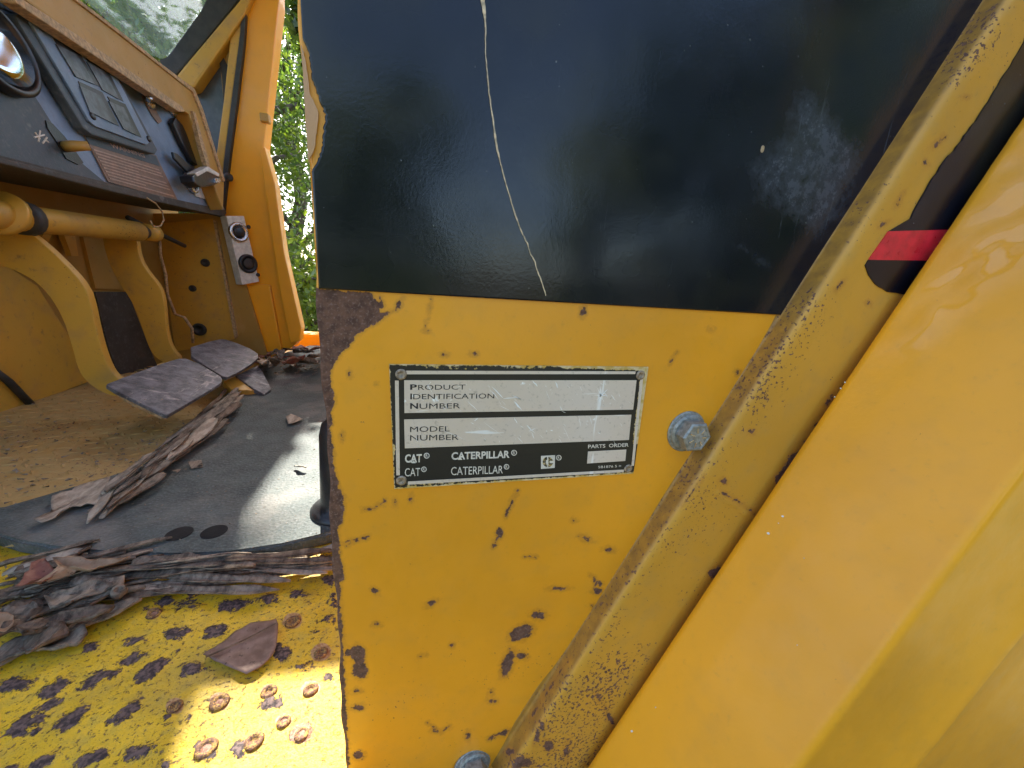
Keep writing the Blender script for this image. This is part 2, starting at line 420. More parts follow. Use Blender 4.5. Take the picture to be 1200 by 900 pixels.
M['black'] = simple('black_plastic', (.012, .012, .014), .35, 0, .3)
M['glassy'] = simple('instrument_window', (.045, .055, .065), .42, 0, .9, 70, .0002, .8)
M['mirror'] = simple('gauge_glass', (.5, .6, .7), .06, 1.0, .05, 20, .0)
M['white'] = simple('off_white_plate', (.62, .60, .54), .45, 0, .15, 90)
M['chrome'] = simple('bright_metal', (.6, .6, .6), .25, 1, .15, 200)
M['seal'] = simple('rubber_seal', (.03, .027, .024), .6, 0, .4, 40)
M['label'] = simple('warning_label_brown', (.20, .125, .085), .5, 0, .2, 120, .0001)
M['labelink'] = simple('warning_label_print', (.36, .245, .185), .5, 0, .2, 120, .0001)
M['pad'] = dashm('worn_pedal_steel', (.07, .07, .095), (.26, .25, .31), .5)
def pad_mat():
    t = NT('worn_pad_steel'); c = t.mix(t.ss(t.noise(45, 5, .7), .35, .65), (.065, .066, .078), (.19, .19, .21))
    a = t.ss(t.noise(55, 5, .75, stretch=((.12, 1, 1), (0, 0, .7))), .56, .68); b = t.ss(t.noise(60, 5, .75, stretch=((1, .15, 1), (0, 0, .3))), .60, .70)
    c = t.mix(t.math('MULTIPLY', t.math('MAXIMUM', a, b), .75), c, (.46, .42, .40)); c = t.mix(t.ss(t.noise(150, 4, .7), .64, .70), c, (.30, .19, .08))
    return t.fin(c, .5, .2, t.bump(t.noise(90, 6, .8), .002), .5)
M['pad'] = pad_mat()
M['orange'] = simple('orange_knob', (.75, .25, .02), .3, 0, .15, 80)
def ground_mat():
    t = NT('leaf_litter_ground')
    c = t.mix(t.ss(t.noise(1.2, 6, .65), .35, .65), (.13, .10, .06), (.07, .09, .03)); c = t.mix(t.math('MULTIPLY', t.ss(t.noise(9, 6, .7), .5, .7), .8), c, (.24, .18, .11))
    return t.fin(c, .9, 0, t.bump(t.noise(8, 6, .7), .05), .2)
M['ground'] = ground_mat()
M['tyre'] = simple('tyre_rubber', (.03, .03, .03), .8, 0, .3, 12, .002)
def glass_mat():
    t = NT('dusty_windscreen')
    tr = t.n.new('ShaderNodeBsdfTransparent'); tr.inputs[0].default_value = (.86, .95, .93, 1)
    gl = t.n.new('ShaderNodeBsdfGlossy'); gl.inputs[1].default_value = .03
    df = t.n.new('ShaderNodeBsdfTranslucent'); df.inputs[0].default_value = (.75, .8, .74, 1)
    dust = t.lin(t.noise(30, 6, .7), .3, .75, .02, .17)
    m1 = t.n.new('ShaderNodeMixShader'); t.l(dust, m1.inputs[0]); t.l(tr.outputs[0], m1.inputs[1]); t.l(df.outputs[0], m1.inputs[2])
    m2 = t.n.new('ShaderNodeMixShader'); m2.inputs[0].default_value = .06; t.l(m1.outputs[0], m2.inputs[1]); t.l(gl.outputs[0], m2.inputs[2])
    t.l(m2.outputs[0], t.out.inputs[0]); return t.m
M['glass'] = glass_mat()

# ================================================================== SETTING
GZ = -1.8
n = 90; xs = np.sinh(np.linspace(-4, 4, n)) * 6; X, Y = np.meshgrid(xs, xs, indexing='ij')
Z = GZ + .12 * np.sin(X * .7) * np.cos(Y * .5) * np.clip(np.hypot(X, Y) / 8, 0, 1) + np.clip(np.hypot(X, Y) - 30, 0, 100) * .03
g = grid_mesh('ground', np.stack([X, Y, Z], -1), {}, M['ground']); tag(g, 'leaf littered bare earth under and around the machine', kind='structure')

# ================================================================== THE MACHINE
L = empty('wheel_loader', (0, .9, GZ), 'weathered yellow wheel loader filling the picture, cab doorway, side panel and identification plate close up', 'wheel loader')
D = .18
# ---- side panel ---------------------------------------------------
def crop(k, x, y):
    s_, ox, oy = {'a': (4, 350, 320), 'b': (2.6475, 350, 560), 'c': (2.4, 700, 300), 'd': (2.4, 700, 0), 'e': (2.857, 0, 600)}[k]
    return ox + x / s_, oy + y / s_
def ce(k, x, y, rx, ry, a=0):
    s_ = {'a': 4, 'b': 2.6475, 'c': 2.4, 'd': 2.4, 'e': 2.857}[k]; p = crop(k, x, y); return (p[0], p[1], rx / s_, ry / s_, a)
def cl(k, pts, w): return ([crop(k, *p) for p in pts], w)
xs = np.concatenate([np.linspace(-.0380, .27, 300), np.linspace(.28, .52, 14)])
zs = np.concatenate([np.linspace(-.62, -.375, 12), np.linspace(-.37, .16, 480), np.linspace(.18, .62, 14)])
X, Z = np.meshgrid(xs, zs, indexing='ij')
edge = .0006 * np.sin(Z * 60) + .0004 * np.sin(Z * 190 + 1)
P = np.stack([X + edge * np.clip(1 - (X + .038) / .02, 0, 1), np.full_like(X, D) + .0006 * np.sin(X * 14) * np.sin(Z * 11), Z], -1)
px, py = project(P)
left = [(366, 338), (378, 338), (436, 344), crop('a', 365, 130), crop('a', 380, 185), crop('a', 432, 180), crop('a', 380, 220), crop('a', 310, 265), crop('a', 265, 300), crop('a', 230, 350),
        crop('a', 180, 400), crop('a', 152, 450), crop('a', 145, 490), crop('a', 158, 555), crop('a', 170, 600), crop('a', 150, 650), crop('a', 155, 700), crop('a', 145, 730), crop('a', 160, 800), crop('a', 163, 900),
        crop('b', 125, 30), crop('b', 142, 60), crop('b', 138, 130), crop('b', 122, 160), crop('b', 128, 230), crop('b', 143, 310), crop('b', 128, 330), (398, 700), (401, 735), (404, 800), (407, 860), (409, 900), (395, 905), (385, 640), (374, 500)]
px_e = ['b']
ells = [ce('b', 690, 480, 36, 22, -25), ce('b', 745, 425, 18, 12), ce('b', 648, 575, 17, 40, 18), ce('b', 692, 553, 14, 9), ce('b', 410, 388, 13, 7, -30), ce('b', 235, 350, 9, 6, 40),
        ce('b', 240, 455, 8, 5), ce('b', 475, 518, 6, 5), ce('b', 890, 188, 12, 5, 20), ce('b', 925, 350, 14, 9), ce('b', 805, 342, 14, 4), ce('b', 600, 692, 8, 5), ce('b', 597, 665, 5, 5),
        ce('b', 185, 545, 22, 28), ce('b', 190, 595, 22, 28), ce('b', 183, 860, 17, 12), ce('b', 185, 712, 15, 9), ce('b', 183, 660, 9, 5), ce('b', 155, 540, 10, 10), ce('b', 623, 170, 11, 12),
        ce('b', 265, 73, 5, 6), ce('b', 300, 78, 5, 7), ce('b', 348, 65, 5, 8), ce('b', 855, 132, 5, 4), ce('b', 965, 220, 6, 4), ce('b', 430, 785, 10, 5), ce('b', 525, 800, 5, 8), ce('b', 640, 790, 12, 6, -30),
        ce('a', 470, 145, 12, 22, 35), ce('a', 375, 115, 9, 8), ce('a', 385, 150, 12, 14), ce('a', 600, 275, 6, 5), ce('a', 820, 378, 10, 6), ce('a', 675, 382, 8, 4), ce('a', 240, 470, 5, 9), ce('a', 365, 520, 5, 5),
        ce('a', 205, 770, 7, 12), ce('c', 395, 328, 6, 5), ce('c', 532, 242, 5, 8), ce('c', 35, 825, 9, 5), ce('c', 318, 206, 4, 3), (683, 365, 3.5, 5, 0)]
lines = [cl('b', [(150, 208), (185, 195), (218, 180)], 1.6), cl('b', [(145, 200), (180, 190)], 1.0), cl('b', [(678, 40), (655, 90), (640, 120)], 1.6), cl('b', [(615, 190), (605, 215)], 2.0),
         cl('b', [(905, 300), (922, 325), (920, 355), (940, 330), (915, 310)], 1.3), cl('b', [(590, 810), (620, 795), (648, 785)], 2.0), cl('b', [(700, 246), (735, 244)], .6),
         cl('b', [(225, 98), (260, 80)], .9), cl('a', [(620, 122), (605, 200), (590, 265)], .9), cl('c', [(205, 303), (222, 270)], .9), cl('b', [(400, 760), (440, 790), (470, 770)], .9),
         cl('b', [(375, 555), (395, 548)], .8), cl('b', [(910, 395), (915, 405)], 1.0), cl('b', [(195, 100), (230, 95)], .8)]
grime = np.clip(sd_poly(px, py, [(395, 700), (640, 760), (700, 700), (620, 900), (400, 930)]) / 40 + .5, 0, 1) * .45
side_panel = grid_mesh('side_panel', P, {'rust': union(px, py, [left], lines, ells), 'grime': grime}, M['panel'], L, .003, (0, 1, 0))
side_panel['label'] = 'flat yellow side panel with a rusted left edge'
# ---- black decal on the panel
zs = np.concatenate([np.linspace(-.0065, .115, 150), np.linspace(.12, .60, 10)])
def tear(z):
    _, y = project(np.array([[-.038, D, z]])); y = float(y[0])
    tt = np.interp(y, [-500, 48, 60, 95, 118, 132, 150, 170, 188, 200, 345], [0, 0, 4, 6.5, 12, 15.5, 13.5, 12, 7, 1.0, 1.0])
    if 50 < y < 190: tt += rnd.uniform(-1.0, 1.0)
    return -.0375 + tt * .00040
us = np.linspace(0, 1, 330)
P = np.zeros((len(us), len(zs), 3))
for j, z in enumerate(zs):
    x0 = tear(z); x1 = .206 + max(0, (z + .0065)) * .50 + .012
    P[:, j, 0] = x0 + (x1 - x0) * us; P[:, j, 1] = D - .0009 + .0006 * np.sin(P[:, j, 0] * 14) * math.sin(z * 11); P[:, j, 2] = z
px, py = project(P)
crack = union(px, py, lines=[([(565, -40), (568, 10), (569, 60), (572, 100), (578, 140), (581, 170), (590, 205), (598, 232), (606, 258), (618, 285), (626, 305), (636, 335), (641, 352)], 1.4),
                             ([(563, -20), (565, 6), (568, 14)], 4.5), ([(894, 172), (893, 177)], 4), ([(672, 241), (677, 243)], 1.0), ([(693, 186), (698, 187)], 1)])
crack = union(px, py, lines=[([(894, 172), (893, 177)], 4), ([(672, 241), (677, 243)], 1.0), ([(693, 186), (698, 187)], 1)])
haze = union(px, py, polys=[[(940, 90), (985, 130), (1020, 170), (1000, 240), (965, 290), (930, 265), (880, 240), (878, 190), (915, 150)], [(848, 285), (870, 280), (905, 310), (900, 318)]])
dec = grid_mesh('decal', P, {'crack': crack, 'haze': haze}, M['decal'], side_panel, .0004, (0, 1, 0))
ckp = [(563, -45), (564, -10), (567, 8), (569, 30), (569, 60), (571, 85), (573, 108), (578, 140), (581, 165), (585, 185), (591, 207), (598, 232), (606, 258), (613, 275), (618, 285), (621, 296), (627, 307), (630, 318), (636, 333), (641, 351)]
ckw = [5, 4.5, 4.2, 1.7, 1.3, 1.6, 1.2, 1.9, 2.2, 1.5, 1.7, 1.3, 1.6, 1.2, 1.4, 1.0, 1.5, 1.1, 1.3, .7]
ck = PY(D - .0012); fine = []
for (a_, b_), wa, wb in zip(zip(ckp[:-1], ckp[1:]), ckw[:-1], ckw[1:]):
    for k in range(4):
        f = k / 4; fine.append((a_[0] + (b_[0] - a_[0]) * f + rnd.uniform(-.35, .35), a_[1] + (b_[1] - a_[1]) * f, (wa + (wb - wa) * f) * rnd.uniform(.65, 1.15) / 2))
cko = [(x - w, y) for x, y, w in fine] + [(x + w, y) for x, y, w in fine[::-1]]
patch('crack_edge', cko, ck, .0004, simple('cracked_film_edge', (.62, .47, .30), .6, 0, .4, 500, .0002), dec)
# primer showing where the decal is torn
pl = PY(D - .0014)
pr = paint('bare_primer', base=(.50, .27, .12), rust=False, speck=.2, dirt=.3)
o = patch('torn_primer', jitter_poly([(352.6, 52), (356, 60), (361, 92), (363, 110), (372, 128), (373, 134), (371, 152), (369, 172), (362, 188), (361.3, 190), (358, 140), (355, 90)], .5, 3, 3), pl, .0007, pr, side_panel)

# ---- identification plate ----------------------------------------
PPL = PY(D - .0012)
def pq(pts, off=0): return [PPL.at(x, y, off) for x, y in pts]
corners = [(456, 427), (760, 430), (742.3, 555), (462, 573)]
u = np.linspace(0, 1, 140)[:, None, None]; v = np.linspace(0, 1, 70)[None, :, None]
c = [np.array(q) for q in pq(corners)]
P = (1 - u) * (1 - v) * c[0] + u * (1 - v) * c[1] + u * v * c[2] + (1 - u) * v * c[3]
px, py = project(P)
wear = union(px, py, polys=[[(752, 427), (765, 428), (748, 520), (741.5, 520)], [(640, 426), (700, 427), (752, 428), (752, 434), (715, 433.4), (700, 432), (660, 431.5)], [(455, 521), (463, 521), (463, 532), (456, 534)]],
             lines=[([(456, 427), (760, 430)], 1.4), ([(462, 573), (742, 555)], 3.2), ([(456, 427), (462, 573)], 1.0), ([(470, 567.5), (600, 563.5), (742, 553)], .9), ([(500, 430.5), (560, 432)], .8), ([(590, 431), (640, 431.5)], .9)])
IP = grid_mesh('identification_plate', P, {'rust': wear}, M['ink'], L, .0011, (0, 1, 0), smooth=False)
IP['label'] = 'worn black and silver identification plate riveted to the yellow panel'
def pf(name, pts, mat, off=.00015, thick=.00014): return patch(name, pts, PPL, thick, mat, IP, off)
def c7(x, y): return (440 + x / 5, 410 + y / 5)
def c8(x, y): return (600 + x / 5, 410 + y / 5)
# raised silver border line, four strips
pf('border_line', [c7(180, 122), c8(725, 126), c8(722, 142), c7(180, 143)], M['alu'])
pf('border_line', [c7(114, 180), c7(136, 180), c7(143, 735), c7(122, 735)], M['alu'])
pf('border_line', [c7(190, 772), c8(655, 702), c8(655, 716), c7(190, 790)], M['alu'])
pf('border_line', [c8(752, 170), c8(768, 170), c8(714, 680), c8(700, 680)], M['alu'])
pf('name_field', [c7(168, 178), c8(730, 178), c8(710, 350), c7(170, 370)], M['alu'])
pf('name_field', [c7(168, 408), c8(700, 380), c8(685, 528), c7(172, 577)], M['alu'])
pf('name_field', [c8(446, 596), c8(670, 584), c8(664, 651), c8(440, 666)], M['alu'])
for q in (c7(150, 143), c8(752, 148), c7(152, 765), c8(680, 695)):
    p = PPL.at(*q); bm = lathe(bmesh.new(), p, (0, -1, 0), [(.0026, -.0002), (.0026, .0003), (.0021, .0007), (.0013, .0006), (.0010, .0002), (0, .0001)], 20)
    from_bm('rivet', bm, M['rivet'], IP, True)
TD = bpy.context.evaluated_depsgraph_get
def text_mesh(s, bold=0.0, thin=False):
    cu = bpy.data.curves.new('lettering', 'FONT'); cu.body = s; cu.offset = bold; cu.extrude = 0; cu.resolution_u = 3
    ob = bpy.data.objects.new('lettering', cu); COL.objects.link(ob); bpy.context.view_layer.update()
    me = bpy.data.meshes.new_from_object(ob.evaluated_get(TD())); bpy.data.objects.remove(ob); bpy.data.curves.remove(cu)
    return me
def lettering(s, tl, tr, bl, mat, parent, plane, off, bold=0.0, br=None):
    """text filling the quad whose corners are given (top left, top right, bottom left)"""
    me = text_mesh(s, bold); V = np.array([v.co[:] for v in me.vertices]); lo = V.min(0); hi = V.max(0)
    a = plane.at(*tl, off); b = plane.at(*tr, off); c = plane.at(*bl, off)
    uv = (V[:, :2] - lo[:2]) / (hi - lo)[:2]
    W = a + uv[:, :1] * (b - a) + (1 - uv[:, 1:2]) * (c - a)
    me.vertices.foreach_set('co', W.astype(np.float32).ravel()); me.materials.clear(); me.update()
    return link('lettering', me, mat, parent)
def tx(s, f, x0, x1, top, base, bold=0.0, mat='print', slope=0.0):
    lettering(s, f(x0, top), f(x1, top + slope * (x1 - x0)), f(x0, base), M[mat], IP, PPL, .00022, bold)
tx('P', c7, 203, 243, 202, 234, .03); tx('RODUCT', c7, 250, 528, 205, 235, 0.0, slope=-.006)
tx('I', c7, 204, 214, 256, 290, .03); tx('DENTIFICATION', c7, 221, 697, 259, 290, 0.0, slope=-.008)
tx('N', c7, 203, 250, 312, 346, .03); tx('UMBER', c7, 258, 497, 315, 346, 0.0, slope=-.01)
tx('MODEL', c7, 203, 436, 450, 482, 0.0, slope=-.014); tx('NUMBER', c7, 203, 488, 500, 533, 0.0, slope=-.016)
tx('CAT', c7, 173, 272, 612, 662, .035, 'printw', -.025); tx('CATERPILLAR', c7, 445, 787, 600, 645, .03, 'printw', -.03)
tx('CAT', c7, 172, 262, 694, 742, 0.0, 'printw', -.03); tx('CATERPILLAR', c7, 443, 748, 687, 735, 0.0, 'printw', -.03)
def reg(f, x, y, r):
    P_ = []; cx, cy = f(x, y); bm = bmesh.new(); k = 20; r /= 5
    o_ = [bm.verts.new(PPL.at(cx + r * math.cos(2 * math.pi * i / k), cy + r * math.sin(2 * math.pi * i / k), .00024)) for i in range(k)]
    i_ = [bm.verts.new(PPL.at(cx + r * .72 * math.cos(2 * math.pi * i / k), cy + r * .72 * math.sin(2 * math.pi * i / k), .00024)) for i in range(k)]
    for i in range(k): bm.faces.new((o_[i], o_[(i + 1) % k], i_[(i + 1) % k], i_[i]))
    from_bm('registered_mark', bm, M['printw'], IP)
    lettering('R', (cx - r * .38, cy - r * .5), (cx + r * .38, cy - r * .5), (cx - r * .38, cy + r * .5), M['printw'], IP, PPL, .00024, .01)
reg(c7, 300, 620, 17); reg(c7, 812, 603, 17); reg(c7, 284, 700, 16); reg(c7, 768, 685, 16); reg(c8, 274, 632, 16)
tx('PARTS  ORDER', c8, 446, 684, 556, 578, .02, 'printw', -.045)
tx('5B1876 5 >', c8, 505, 640, 680, 694, .01, 'printw', -.05)
pf('logo_square', [c8(170, 622), c8(253, 617), c8(250, 692), c8(170, 698)], M['printw'], .0002)
def arc(cx, cy, rx, ry, a0, a1, k=14): return [(cx + rx * math.cos(math.radians(a0 + (a1 - a0) * i / k)), cy + ry * math.sin(math.radians(a0 + (a1 - a0) * i / k))) for i in range(k + 1)]
pts = [c8(*q) for q in ([(206, 628)] + arc(206, 657, 26, 29, 270, 90) + [(206, 686), (206, 672)] + arc(206, 657, 8, 13, 90, 270) + [(206, 642)])]
pf('logo_mark', pts, M['ink'], .00028)
pts = [c8(*q) for q in ([(213, 628)] + arc(213, 657, 27, 29, 270, 330) + [(242, 650), (222, 650), (222, 664), (242, 664)] + arc(213, 657, 27, 29, 30, 90) + [(213, 686)])]
pf('logo_mark', pts, M['ink'], .00028)
# notch triangle under the A of each wordmark
for f, x, y in ((c7, 224, 662), (c7, 497, 643)):
    pf('logo_mark', [f(x - 13, y + 2), f(x + 13, y + 1), f(x, y - 15)], M['printw'], .00026, .00004)

scr = bmesh.new(); rs = random.Random(9)
def scratch(x0, y0, x1, y1, w):
    n_ = 5; L_ = []; R_ = []
    for k in range(n_ + 1):
        f = k / n_; x = x0 + (x1 - x0) * f + rs.uniform(-.35, .35); y = y0 + (y1 - y0) * f + rs.uniform(-.25, .25); q = w * (.25 + math.sin(f * 3.14)) * rs.uniform(.5, 1) / 2
        dx, dy = y1 - y0, x0 - x1; m_ = math.hypot(dx, dy); L_.append((x + dx / m_ * q, y + dy / m_ * q)); R_.append((x - dx / m_ * q, y - dy / m_ * q))
    scr.faces.new([scr.verts.new(PPL.at(x, y, .00032)) for x, y in L_ + R_[::-1]])
for a_ in ((576, 453, 590, 467, 1.2), (590, 467, 606, 466, 1.2), (606, 466, 612, 469, .8), (574, 456, 584, 468, .8), (602, 470, 611, 480, 1.8), (624, 446, 630, 453, 1.5), (651, 447, 654, 455, 1.3), (656, 476, 659, 481, 1.2),
           (700, 455, 708, 471, .9), (712, 456, 699, 469, 1.0), (696, 463, 713, 464, .8), (704, 454, 703, 474, 1.1), (707, 458, 712, 466, .7), (716, 463, 721, 469, 1.0), (600, 463, 612, 469, .9), (682, 462, 700, 461, .5),
           (617, 498, 627, 508, 1.3), (620, 505, 628, 502, 1.0), (623, 506, 626, 514, .9), (602, 489, 606, 496, .9), (560, 490, 556, 493, 1.0), (520, 505, 545, 515, .4), (548, 470, 560, 482, .7), (660, 500, 668, 516, .4), (691, 488, 694, 499, .6),
           (679, 489, 680, 500, .5), (640, 458, 644, 468, .4), (500, 450, 508, 462, .6), (505, 447, 500, 455, .5), (566, 494, 590, 512, .3), (585, 475, 597, 481, .5), (645, 504, 648, 505, 1.0), (701, 507, 704, 508, 1.2), (606, 512, 613, 519, .6)):
    scratch(*a_)
for k in range(60):
    x = rs.uniform(478, 738); y = rs.uniform(448, 520); a = rs.uniform(.4, 1.3); l_ = rs.uniform(1.5, 7)
    if 484 < y < 494: continue
    scratch(x, y, x + l_ * math.cos(a), y + l_ * math.sin(a), rs.uniform(.2, .55))
from_bm('scratches', scr, simple('bright_scratch', (.85, .83, .80), .4, 0, .1), IP)
# ---- hex flange bolts
def bolt(px_, py_, name='bolt', scl=1.0, tilt=(0, 0)):
    c = np.array(PY(D).at(px_, py_)); ax = Vector((tilt[0], -1, tilt[1])).normalized()
    bm = lathe(bmesh.new(), c, ax, [(.0124 * scl, 0), (.0126 * scl, .0010), (.0122 * scl, .0015), (.0112 * scl, .0017), (.0110 * scl, .0028), (.0098 * scl, .0036), (.0, .0038)], 40)
    b = from_bm(name, bm, M['steel'], L, False)
    bm = bmesh.new(); r = .0092 * scl; z0, z1 = .0034, .0108
    lathe(bm, c, ax, [(r * 1.02, z0), (r * 1.02, z1 - .0009), (r * .90, z1), (r * .80, z1), (r * .76, z1 - .0003), (0, z1 - .0003)], 6)
    h = from_bm('bolt_head', bm, M['steel'], b)
    bm = bmesh.new()
    for i in range(7):   # radial grade marks
        a = i * math.tau / 7; u_ = Vector((math.cos(a), 0, math.sin(a))); w_ = Vector((-math.sin(a), 0, math.cos(a)))
        cc = Vector(c) + ax * (z1 - .0003) + u_ * r * .48
        prism([cc + u_ * r * .17 + w_ * .0003, cc + u_ * r * .17 - w_ * .0003, cc - u_ * r * .17 - w_ * .0003, cc - u_ * r * .17 + w_ * .0003], ax * .0004, bm)
    from_bm('grade_mark', bm, M['chrome'], b)
    b['label'] = 'zinc plated hex flange bolt'
    return b
bolt(803, 505); bolt(553, 896, tilt=(.1, .1))

# ---- slanting door post welded on the right of the panel ----------
U = np.array([.446, 0, .895]); Nn = np.array([.895, 0, -.446])
def prof_interp(ctrl, m):
    ctrl = np.array(ctrl); d = np.r_[0, np.cumsum(np.hypot(*np.diff(ctrl, axis=0).T))]
    # Catmull style smoothing through resampled chaikin
    c = ctrl.copy()
    for _ in range(3):
        q = np.empty((2 * len(c), 2)); q[0] = c[0]; q[-1] = c[-1]
        q[1:-1:2] = .75 * c[:-1] + .25 * c[1:]; q[2:-1:2] = .25 * c[:-1] + .75 * c[1:]; c = q
    d = np.r_[0, np.cumsum(np.hypot(*np.diff(c, axis=0).T))]; t = np.linspace(0, d[-1], m)
    return np.stack([np.interp(t, d, c[:, 0]), np.interp(t, d, c[:, 1])], 1)
pb = prof_interp([(.1840, .1802), (.1872, .1799), (.1877, .1790), (.1878, .1725), (.1879, .1695), (.1884, .1680), (.1894, .1670), (.1912, .1664), (.1945, .1661), (.2010, .1661), (.2060, .1662), (.30, .1650), (.33, .1650)], 150)
ts = np.concatenate([np.linspace(-.62, -.40, 8), np.linspace(-.395, .36, 470), np.linspace(.37, .62, 8)])
P = ts[:, None, None] * U + pb[None, :, :1] * Nn + pb[None, :, 1:] * np.array([0, 1, 0])
P[..., 1] += .0004 * np.sin(ts * 40)[:, None]
px, py = project(P)
polys = [[crop('c', *q) for q in ((575, 545), (560, 570), (545, 600), (525, 640), (505, 650), (500, 625), (525, 590), (545, 560))],
         [crop('c', *q) for q in ((345, 875), (362, 885), (350, 900), (320, 905), (308, 895), (320, 880))]]
ells = [ce('c', 590, 525, 6, 4), ce('c', 610, 505, 4, 7), ce('c', 620, 478, 8, 9), ce('c', 632, 458, 4, 6), ce('c', 652, 408, 5, 12, 30), ce('c', 432, 495, 7, 5), ce('c', 762, 134, 6, 5), ce('c', 355, 632, 8, 8),
        ce('d', 955, 405, 12, 5, -40), ce('d', 975, 385, 5, 5), ce('d', 850, 562, 4, 12, 30), ce('d', 1035, 273, 5, 3), ce('d', 805, 630, 8, 3, -30), ce('d', 680, 805, 3, 8, 40), ce('d', 925, 460, 4, 6),
        ce('b', 655, 850, 12, 10), ce('b', 680, 885, 15, 22, 40), ce('b', 740, 800, 7, 20, 10), ce('b', 775, 830, 18, 14, 50), ce('b', 755, 770, 8, 14), ce('b', 700, 880, 26, 12, 20), ce('b', 965, 745, 6, 25, -25), ce('b', 930, 680, 5, 10, -30), ce('b', 830, 850, 7, 20, 10)]
lines = [cl('c', [(300, 620), (270, 660), (240, 700)], 1.0), cl('b', [(720, 745), (760, 680), (840, 560)], .9), cl('c', [(350, 665), (395, 690), (455, 735)], 1.4)]
gr = np.clip(sd_poly(px, py, [crop('d', *q) for q in ((1050, 40), (1140, 0), (1130, 110), (1060, 200), (990, 260), (960, 200))]) / 12 + .6, 0, 1)
gr = np.maximum(gr, np.clip(sd_poly(px, py, [(560, 930), (660, 790), (760, 760), (700, 900), (690, 930)]) / 30 + .6, 0, 1))
gr = np.maximum(gr, .55 * np.clip(sd_poly(px, py, [(880, 330), (1010, 330), (760, 700), (650, 830), (640, 760)]) / 30 + .5, 0, 1))
# strip in the corner next to the panel gets more specks
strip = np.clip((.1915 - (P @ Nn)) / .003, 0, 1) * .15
# weld bead across the post
_, _ = px, py
wd = sd_line(px, py, [crop('c', 335, 668), crop('c', 400, 712), crop('c', 465, 765)], 5)
P[..., 1] -= np.clip(wd, 0, 3) / 3 * .0012
dirt = np.clip((pb[:, 1] - .1675) / .0015, 0, 1)[None, :] * np.ones_like(px) * .95  # darker brown over the narrow side face next to the panel
post = grid_mesh('door_post', P, {'dirt': dirt, 'rust': union(px, py, polys, lines, ells), 'grime': np.maximum(gr, strip)}, M['beam'], L, .003, (0, 1, 0))
post['label'] = 'slanting yellow steel post with chipped edges'
DP = Pl(.26 * Nn + np.array([0, .1655, 0]), np.array([0, -1, 0]) - Nn * .0128)
pts = jitter_poly([(1245, -45), (1200, 50), (1160, 118), (1128, 165), (1108, 188), (1090, 215), (1077, 238), (1068, 256)], .8, 7, 5, False) + [(1042, 271), (1150, 268), (1290, 90)]
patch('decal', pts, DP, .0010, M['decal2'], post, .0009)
patch('red_stripe', [(1042, 271), (1018, 304.5), (1135, 306), (1150, 268)], DP, .0010, M['red'], post, .0009)
pts = [(1018, 304.5)] + jitter_poly([(1014, 311), (1018, 322), (1026, 333), (1040, 342), (1060, 345)], .5, 5, 6, False) + [(1120, 342), (1135, 306)]
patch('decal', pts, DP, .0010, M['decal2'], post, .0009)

# ---- glossy formed guard nearest the camera ------------------------
pg = prof_interp([(.250, .1615), (.2405, .1615), (.2362, .1610), (.2362, .1590), (.2375, .1540), (.2440, .1250), (.2500, .1040), (.2518, .0980), (.2528, .0945), (.2528, .0922), (.2538, .0904), (.2562, .0898), (.2600, .0900), (.2700, .0905), (.2850, .0912), (.3000, .0915), (.3200, .0905), (.3350, .0885), (.3400, .0872), (.3425, .0868), (.3460, .0878), (.3600, .0905), (.4000, .0935), (.65, .100)], 170)
ts = np.concatenate([np.linspace(-.75, -.42, 10), np.linspace(-.41, .42, 260), np.linspace(.44, .75, 10)])
P = ts[:, None, None] * U + pg[None, :, :1] * Nn + pg[None, :, 1:] * np.array([0, 1, 0])
# sheet is very slightly twisted and dented, as the photograph's edge line shows
w = np.clip((pg[:, 1] - .05) / .11, 0, 1)[None, :]
tw = .0035 * np.clip(-ts, 0, 1)[:, None] / .4 - .0008
P += (tw * w)[..., None] * Nn
px, py = project(P)
rip = np.clip(sd_poly(px, py, [(1230, 60), (1090, 300), (1000, 440), (1080, 420), (1160, 350), (1230, 310), (1400, 300), (1400, 0)]) / 45 + .15, 0, 1) * np.clip((pg[:, 1] - .09) / .03, 0, 1)[None, :]
wave = np.zeros(px.shape)
idx = [(i, j) for i in range(px.shape[0]) for j in range(px.shape[1]) if rip[i, j] > .02]
for i, j in idx:
    p = P[i, j]; q = Vector((p[0] * 34 + p[2] * 10, p[1] * 60, p[2] * 95 - p[0] * 20))
    wave[i, j] = mnoise.noise(q) + .5 * mnoise.noise(q * 2.3)
P += (wave * rip * .0012)[..., None] * (-Nn)
ells = [ce('c', 430, 470, 0.1, 0.1)]
guard = grid_mesh('guard_sheet', P, {'gloss': np.clip(rip, 0, 1), 'rust': np.full(px.shape, -30.0), 'grime': np.zeros(px.shape)}, M['guard'], L, .003, tuple(Nn))
fk = bmesh.new()
for (x, y, r_) in ((917, 605, 1.6), (900, 625, 1.9), (912, 613, .7), (740, 857, 1.6), (768, 829, .8), (985, 455, 1.0), (978, 465, .8), (990, 448, .9), (934, 756, .8), (942, 654, .8)):
    p_ = None
    for Y_ in np.linspace(.16, .06, 400):
        q_ = PY(Y_).at(x, y); sv = q_ @ Nn; yy = np.interp(sv - .0005, pg[60:, 0], pg[60:, 1])
        if Y_ <= yy: p_ = q_; break
    if p_ is not None: lathe(fk, p_, tuple(-Nn * .9 + np.array([0, -.3, 0])), [(r_ * .00022, -.0004), (r_ * .0002, .0001), (0, .0002)], 7)
if len(fk.verts): from_bm('paint_flecks', fk, M['printw'], guard)['kind'] = 'stuff'
guard['label'] = 'smooth glossy yellow formed sheet with a long fold'

